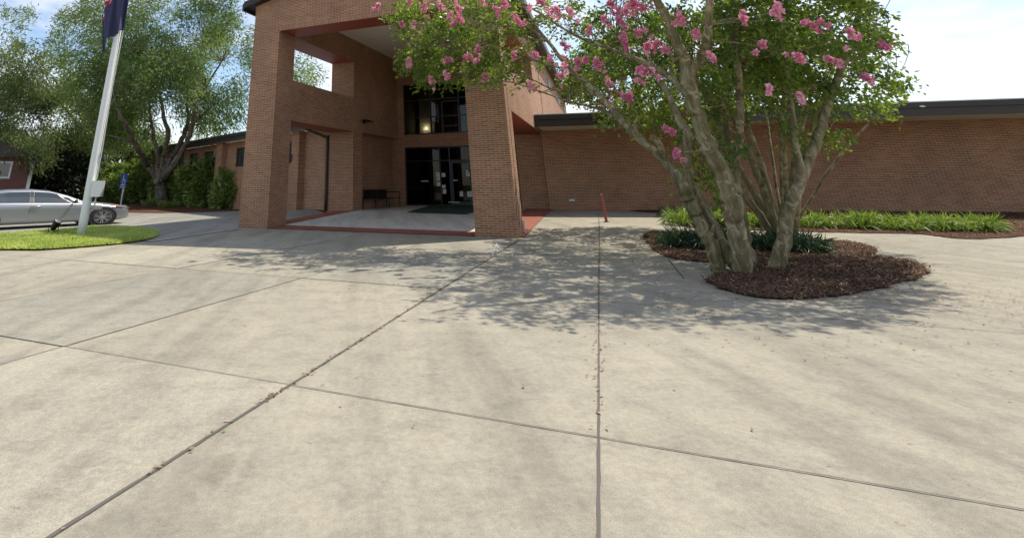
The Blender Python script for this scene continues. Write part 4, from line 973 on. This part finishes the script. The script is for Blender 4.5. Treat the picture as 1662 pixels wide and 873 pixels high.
for k, (x, y, rad, L, mm, lab) in enumerate(((1122,364,.62,.55,'liriope_light','bright yellow green grassy clump nearest the path in the sunny wall bed'), (1150,366,.60,.55,'liriope_light','bright grassy clump seen just left of the thick myrtle stem'), (1176,365,.60,.52,'liriope_light','bright grassy clump seen between the myrtle stems'), (1102,353,.45,.45,'liriope_dark','small dark grassy clump at the corner of the wall bed'), (1215,367,.62,.5,'liriope_light','bright grassy clump right of the myrtle stems'), (1262,368,.6,.5,'liriope_light','bright grassy clump in the middle of the wall bed'), (1318,368,.62,.5,'liriope_light','bright grassy clump right of the middle of the wall bed'), (1380,369,.66,.52,'liriope_light','broad bright grassy clump below the fading edge of the myrtle crown'), (1440,371,.55,.48,'liriope_light','small bright grassy clump past the myrtle crown in the wall bed'), (1520,374,.68,.5,'liriope_light','bright grassy clump second from the right end of the wall bed'), (1600,375,.6,.5,'liriope_light','rightmost bright grassy clump of the wall bed'),
    (1112,402,.42,.42,'liriope_dark','small dark grassy clump at the tip of the mulch island'), (1136,404,.62,.55,'liriope_dark','large dark grassy clump left of the front myrtle stem'), (1176,402,.55,.5,'liriope_dark','dark grassy clump behind the front myrtle stems'), (1228,405,.6,.5,'liriope_dark','dark grassy clump right of the front myrtle stems'), (1290,408,.62,.5,'liriope_dark','dark grassy clump in the shaded right half of the mulch island'))):
    liriope(G(x, y, .02), rad*1.08, 44, L*.74, M[mm], lab, 70+k)

# ------------------------------------------------------------------ loose mulch and fallen leaves
M['chip'] = leaf('mulch_chip', (.065,.036,.022), (.165,.095,.058), (.34,.215,.14), .9, .05)
M['litter'] = leaf('fallen_leaf', (.12,.07,.035), (.30,.21,.09), (.70,.36,.46), .8, .15)
def chips(name, polys, ns, L, W, m, label, cat, z=.03, flat=.9):
    B = []
    for poly, n in zip(polys, ns):
        P = np.array(poly); lo, hi = P.min(0), P.max(0); xy = rng.uniform(lo, hi, (n, 2)); xy = xy[inside(poly, xy[:, 0], xy[:, 1])]
        xy += rng.normal(size=xy.shape)*rng.choice([.03,.05,.16], (len(xy), 1), p=[.5,.35,.15])
        B.append(np.c_[xy, np.array([gz(*p) for p in xy]) + z + rng.uniform(0, .02, len(xy))])
    B = np.concatenate(B); d = rng.normal(size=B.shape); d[:, 2] *= .18
    return tag(leaves(name, B, d, L, W, m, None, flat=flat), label, cat, kind='stuff')
chips('mulch_chips', [bedR, bedT, bedW], [30000, 26000, 60000], .085, .022, M['chip'], 'loose brown pine straw and bark chips in the beds under the myrtle', 'mulch')
LB = np.concatenate([np.c_[rng.normal(6.2, 2.6, 1500), rng.normal(10.6, 2.4, 1500)], np.c_[rng.normal(7.6, 1.2, 900), rng.normal(9.6, .9, 900)]]
    + [np.array([[p.x*(1-t)+q.x*t + e[0], p.y*(1-t)+q.y*t + e[1]] for t, e in zip(rng.beta(1.2, 1.6, n), rng.normal(size=(n, 2))*.025)]) for p, q, n in ((G(972,380), G(972,760), 230), (F0(11.12,-1.5,0), F0(12.0,-19,0), 260), (F0(4,-9.35,0), F0(20,-9.1,0), 160))])
LB = np.c_[LB, np.array([gz(*p) for p in LB]) + .008 + rng.uniform(0, .012, len(LB))]; ld = rng.normal(size=LB.shape); ld[:, 2] *= .15
tag(leaves('leaf_litter', LB, ld, .042, .024, M['litter'], None, flat=.97), 'scattered fallen leaves and pink petals on the pavement under the big myrtle', 'leaf litter', kind='stuff')

# ------------------------------------------------------------------ crape myrtles
MS = lambda z: 10.0 + (z-8.75)*1.38      # depth of the tree: stems near, left boughs reaching back
def pxl(*pts): return [(at(x, y, MS(z)), r*.86*MS(z)/z) for x, y, z, r in pts]
base = G(1212, 458)
ML = [pxl((1192,480,8.75,.27),(1188,470,8.77,.205),(1180,462,8.85,.16),(1171,443,8.9,.145),(1156,403,9.0,.135),(1141,372,9.1,.13),(1129,349,9.2,.13),(1117,321,9.3,.14),(1111,305,9.3,.125),(1093,276,9.5,.10),(1069,252,9.7,.092),(1041,228,9.9,.088),(1017,205,10.1,.085),(1002,188,10.3,.075),(975,157,10.7,.066),(930,117,11.4,.056),(890,68,12.2,.046),(864,35,12.8,.038),(835,-20,13.4,.03)),
 pxl((1115,312,9.3,.10),(1118,285,9.35,.085),(1116,255,9.4,.078),(1115,235,9.45,.085),(1115,215,9.5,.08),(1100,192,9.7,.07),(1087,158,10,.062),(1068,128,10.4,.05),(1040,100,11,.04),(1000,75,11.8,.03)),
 pxl((1086,268,9.6,.07),(1076,246,9.55,.062),(1066,228,9.5,.06),(1058,219,9.5,.055)),
 pxl((1229,490,8.6,.23),(1224,480,8.62,.18),(1214,462,8.7,.14),(1198,436,8.8,.125),(1180,408,8.95,.115),(1165,385,9.1,.11),(1150,355,9.25,.105),(1138,330,9.35,.10),(1125,306,9.4,.09)),
 pxl((1215,482,8.7,.29),(1213,472,8.7,.22),(1208,450,8.72,.175),(1200,406,8.75,.16),(1193,362,8.8,.155),(1187,325,8.8,.165),(1172,282,8.9,.145),(1153,244,9.0,.145),(1138,208,9.1,.14),(1128,178,9.2,.135),(1121,148,9.3,.135),(1118,128,9.4,.14),(1114,104,9.5,.12),(1100,70,9.6,.10),(1087,40,9.7,.095),(1075,18,9.8,.09),(1064,-5,9.8,.08),(1045,-60,10,.065),(1010,-130,10.4,.045)),
 pxl((1120,158,9.3,.09),(1106,143,9.45,.075),(1088,126,9.6,.065),(1057,107,9.9,.058),(1032,96,10.2,.052),(1006,86,10.6,.046),(965,70,11.3,.04),(930,56,11.9,.035),(864,15,12.8,.026),(800,-20,13.6,.02)),
 pxl((1119,126,9.4,.10),(1130,104,9.4,.085),(1138,91,9.4,.08),(1146,66,9.3,.075),(1150,40,9.3,.07),(1152,0,9.3,.06),(1168,-70,9.3,.045)),
 pxl((1238,484,9.5,.16),(1222,440,9.6,.14),(1208,385,9.8,.13),(1198,330,10,.12),(1191,280,10.2,.105),(1182,245,10.3,.10),(1172,212,10.4,.09),(1160,185,10.6,.075),(1146,155,10.9,.055),(1120,110,11.5,.035)),
 pxl((1191,285,10.2,.09),(1199,230,10.1,.08),(1202,160,10,.075),(1196,100,10,.07),(1192,50,10,.06),(1200,-20,10,.05)),
 pxl((1182,245,10.3,.06),(1180,205,10.3,.045),(1174,170,10.2,.03)),
 pxl((1249,490,9.0,.24),(1253,474,9.0,.175),(1262,430,9.1,.14),(1278,360,9.3,.125),(1300,290,9.6,.11),(1326,220,9.9,.095),(1352,150,10.2,.08),(1378,80,10.5,.06),(1400,0,10.9,.045)),
 pxl((1300,290,9.6,.08),(1290,230,9.8,.07),(1284,160,10,.06),(1270,90,10.3,.05),(1262,10,10.6,.04)),
 pxl((1006,196,10.3,.04),(985,183,10.7,.032),(960,174,11.1,.028),(921,164,11.7,.024),(880,150,12.3,.02),(830,134,12.9,.014),(770,128,13.4,.009)),
 pxl((975,157,10.7,.035),(940,148,11.2,.028),(900,146,11.7,.022),(860,128,12.4,.016),(810,110,13,.01)),
 pxl((930,117,11.4,.03),(900,108,12,.024),(850,92,12.7,.018),(790,70,13.4,.012),(720,60,14,.008)),
 pxl((890,68,12.2,.028),(850,60,12.9,.02),(800,38,13.5,.014),(730,20,14.1,.008)),
 pxl((1041,228,9.9,.035),(1030,205,9.9,.03),(1036,190,9.8,.02)), pxl((1115,235,9.45,.03),(1125,225,9.4,.02),(1135,215,9.3,.012)),
 pxl((1057,107,9.9,.03),(1050,80,10.1,.025),(1040,40,10.3,.018),(1030,10,10.5,.012)), pxl((1086,120,9.6,.03),(1095,98,9.5,.022),(1108,92,9.4,.018))]
MC = [ # px ellipse, depth range, number of leaf sprays
 (690,30,55,40,12.6,15.0,70), (675,98,32,26,12.8,14.6,45), (725,60,50,38,12.4,15.0,90), (740,108,52,30,12.4,14.8,110), (790,40,50,40,12.0,14.5,80), (800,105,40,32,12.0,14.2,75), (690,125,26,14,13.0,14.4,26), (640,22,26,22,13.4,14.8,26), (655,56,18,14,13.4,14.6,12),
 (760,0,100,22,12.0,15.5,80), (850,25,50,30,12.3,15.0,34), (840,70,34,40,11.8,13.6,30), (895,100,24,14,12.1,13.6,6), (862,128,28,12,12.3,14.0,8), (920,30,55,34,11.7,14.6,50), (975,50,45,40,11.3,14.0,46), (970,128,42,20,11.1,13.2,25), (930,135,20,14,11.7,13.0,4), (1025,30,50,45,10.7,13.4,62), (1020,95,40,34,10.5,13.0,43), (1040,180,40,22,10.3,12.0,27), (1010,192,24,8,10.5,11.8,6),
 (1075,60,45,55,10.6,13.4,58), (1130,40,50,50,10.0,12.9,79), (1180,50,40,60,9.1,11.7,128), (1165,120,40,32,9.3,11.7,68), (1095,108,26,14,10.1,11.3,14), (1120,222,26,20,9.5,11.1,19), (1118,275,26,30,9.7,11.3,22), (1085,205,20,12,10.6,12.3,4), (1185,245,20,14,9.1,10.3,12), (1170,180,36,22,9.9,11.7,22), (1150,300,16,22,10.1,11.5,6), (1176,318,14,10,9.7,10.7,3),
 (1240,40,60,70,9.1,11.9,162), (1300,60,70,70,9.3,12.4,187), (1370,50,70,75,9.5,12.9,170), (1250,140,50,40,9.3,11.7,76), (1330,150,60,36,9.7,12.4,76), (1430,110,50,60,10.1,12.9,94), (1400,170,40,24,10.5,12.9,29), (1270,210,30,24,9.5,11.3,17), (1350,215,34,16,10.1,11.9,15), (1100,-60,190,60,8.6,13.0,420), (990,-50,100,38,12.5,16.0,130), (1350,-60,140,60,8.8,12.5,330), (1130,-120,160,55,10.5,15.0,230), (1290,-140,200,60,9.0,13.0,300)]
PK = [(610,15,9),(665,3,8),(688,3,12),(688,19,8),(717,12,10),(730,27,9),(746,34,12),(734,39,8),(744,12,10),(782,5,9),(665,105,9),(724,100,6),(732,100,6),(755,97,8),(769,98,11),(699,134,8),(725,122,7),(775,82,8),(786,125,7),(670,41,6),(651,37,5),(820,9,13),(807,19,9),(842,34,12),(884,9,14),(860,15,8),(835,90,8),(862,139,10),(867,93,8),(894,97,9),(920,110,11),(913,124,11),(972,108,12),(918,74,8),(956,53,9),(982,37,11),(997,15,13),(927,22,10),(903,22,11),(990,137,10),(1040,15,18),(1028,8,14),(1017,17,13),(1008,36,13),(1043,55,13),(1052,77,11),(1103,31,12),(1050,118,16),(1038,122,12),(1017,77,9),(1065,75,10),(1080,80,8),(1130,57,9),(1153,93,6),(1020,158,15),(1088,214,13),(1100,249,8),(937,105,10),(950,98,8),(1012,58,9),(1205,30,12),(1236,75,12),(1262,20,14),(1290,95,12),(1320,40,14),(1352,100,12),(1385,60,13),(1410,130,12),(1440,80,11),(1300,160,9),(1250,150,9)]
def crape_myrtle(label, base, limbs, clumps, pan, seed, pxpan=True, dens=.40):
    rg = np.random.default_rng(seed); root = thing('crape_myrtle', base, label, 'tree', 'crape myrtles')
    C = np.concatenate([ell(*((*c[:4], MS(c[4]), MS(c[5]), max(int(c[6]*dens), 4)) if len(c) > 1 else c), rg=rg) for c in clumps])
    PZ = lambda x: MS(np.interp(x, [600,800,1000,1150,1450], [13.2,12.2,10.3,8.7,9.0]))
    Pn = np.array([at(x, y, PZ(x) + rg.uniform(-.3,.3)) for x, y, r in pan]) if pxpan else np.array(pan)
    pr = np.array([r*PZ(x)/FOC*.80 for x, y, r in pan]) if pxpan else np.full(len(pan), .16)
    tw = [twig_to(Vector(c), limbs, rg, .014) for c in C[rg.choice(len(C), min(len(C)//2, 620), replace=False)]] + [twig_to(Vector(p), limbs, rg, .012) for p in Pn]
    limb_tree('trunk', limbs + tw, M['myrtle_bark'], root, rg, n=12)
    od = C - C.mean(0); od[:, 2] += .5
    b, d, t = sprays(C, od, 34, .55, .085, .25, rg); leaves('crown', b, d, .125, .072, M['leaf_myrtle'], root, t, flat=.35, rg=rg)
    b, d, t = [], [], []
    for p, r in zip(Pn, pr):
        ax = rg.normal(size=3)*.5 + np.array([-.2, -.1, .9]); ax /= np.linalg.norm(ax); tk = rg.uniform(.1, .9)
        for j in range(int(5 + 34*r)):
            u = rg.uniform(0, 1); c = p + ax*(u-.45)*r*2.3 + rg.normal(size=3)*r*.42*(1.15-u); n = int(16 + 40*r)
            q = rg.normal(size=(n, 3)); q /= np.linalg.norm(q, axis=1, keepdims=True); q *= r*.26*rg.uniform(.3, 1, (n, 1))
            b.append(c + q); d.append(q + rg.normal(size=(n, 3))*r*.25); t.append(np.clip(tk*.6 + rg.uniform(0, .4) + rg.normal(size=n)*.2, 0, 1))
    leaves('blossom', np.concatenate(b), np.concatenate(d), .062, .052, M['petal'], root, np.concatenate(t), rg=rg)
    return root
crape_myrtle('big crape myrtle with smooth olive stems and pink blossom leaning over the pavement', Vector((base.x, base.y, 0)), ML, MC, PK, 5)
# the second myrtle, farther right; its crown shades the middle of the pavement
b2 = Vector((11.9, 17.0, 0)); rg2 = np.random.default_rng(9); M2 = []; C2 = []
for k in range(7):
    a = k*.9 + .2; lean_ = rg2.uniform(.9, 1.7); dv2 = Vector((math.cos(a), math.sin(a), 0))
    tip = b2 + dv2*lean_*1.7 + Vector((0, 0, 4.6 + rg2.uniform(-.4, .6)))
    M2.append([(b2 + dv2*.18, .12), (b2 + dv2*.45*lean_ + Vector((0,0,1.3)), .095), (b2 + dv2*.9*lean_ + Vector((0,0,2.7)), .075), (tip, .03)])
    for j in range(2):
        a2 = a + rg2.uniform(-.7, .7); q0 = M2[-1][2][0] if j == 0 else M2[-1][1][0] if len(M2[-1]) > 3 else b2
        t2 = b2 + Vector((math.cos(a2), math.sin(a2), 0))*rg2.uniform(2.2, 3.8) + Vector((0, 0, rg2.uniform(3.4, 5.2))); M2.append([(q0, .05), (q0.lerp(t2, .5) + Vector((0,0,.25)), .035), (t2, .012)]); C2.append(t2)
def world_clumps(rg=rng):
    out = []
    for i in range(900):
        p = rg.normal(size=3); p /= np.linalg.norm(p); p *= rg.uniform(.4, 1)**.5
        out.append((b2.x - 1.5 + p[0]*3.7, b2.y + .9 + p[1]*4.7, 5.1 + p[2]*1.7))
    return np.array(out)
_ell = ell
def ell(*c, rg=rng): return world_clumps(rg) if c and c[0] == 'second' else _ell(*c, rg=rg)
W2 = world_clumps(rg2)[:46]; W2[:, 2] += .25
crape_myrtle('second crape myrtle standing in the wall bed nearer the right wing', b2, M2, [('second',)], [tuple(p) for p in W2], 6, False)
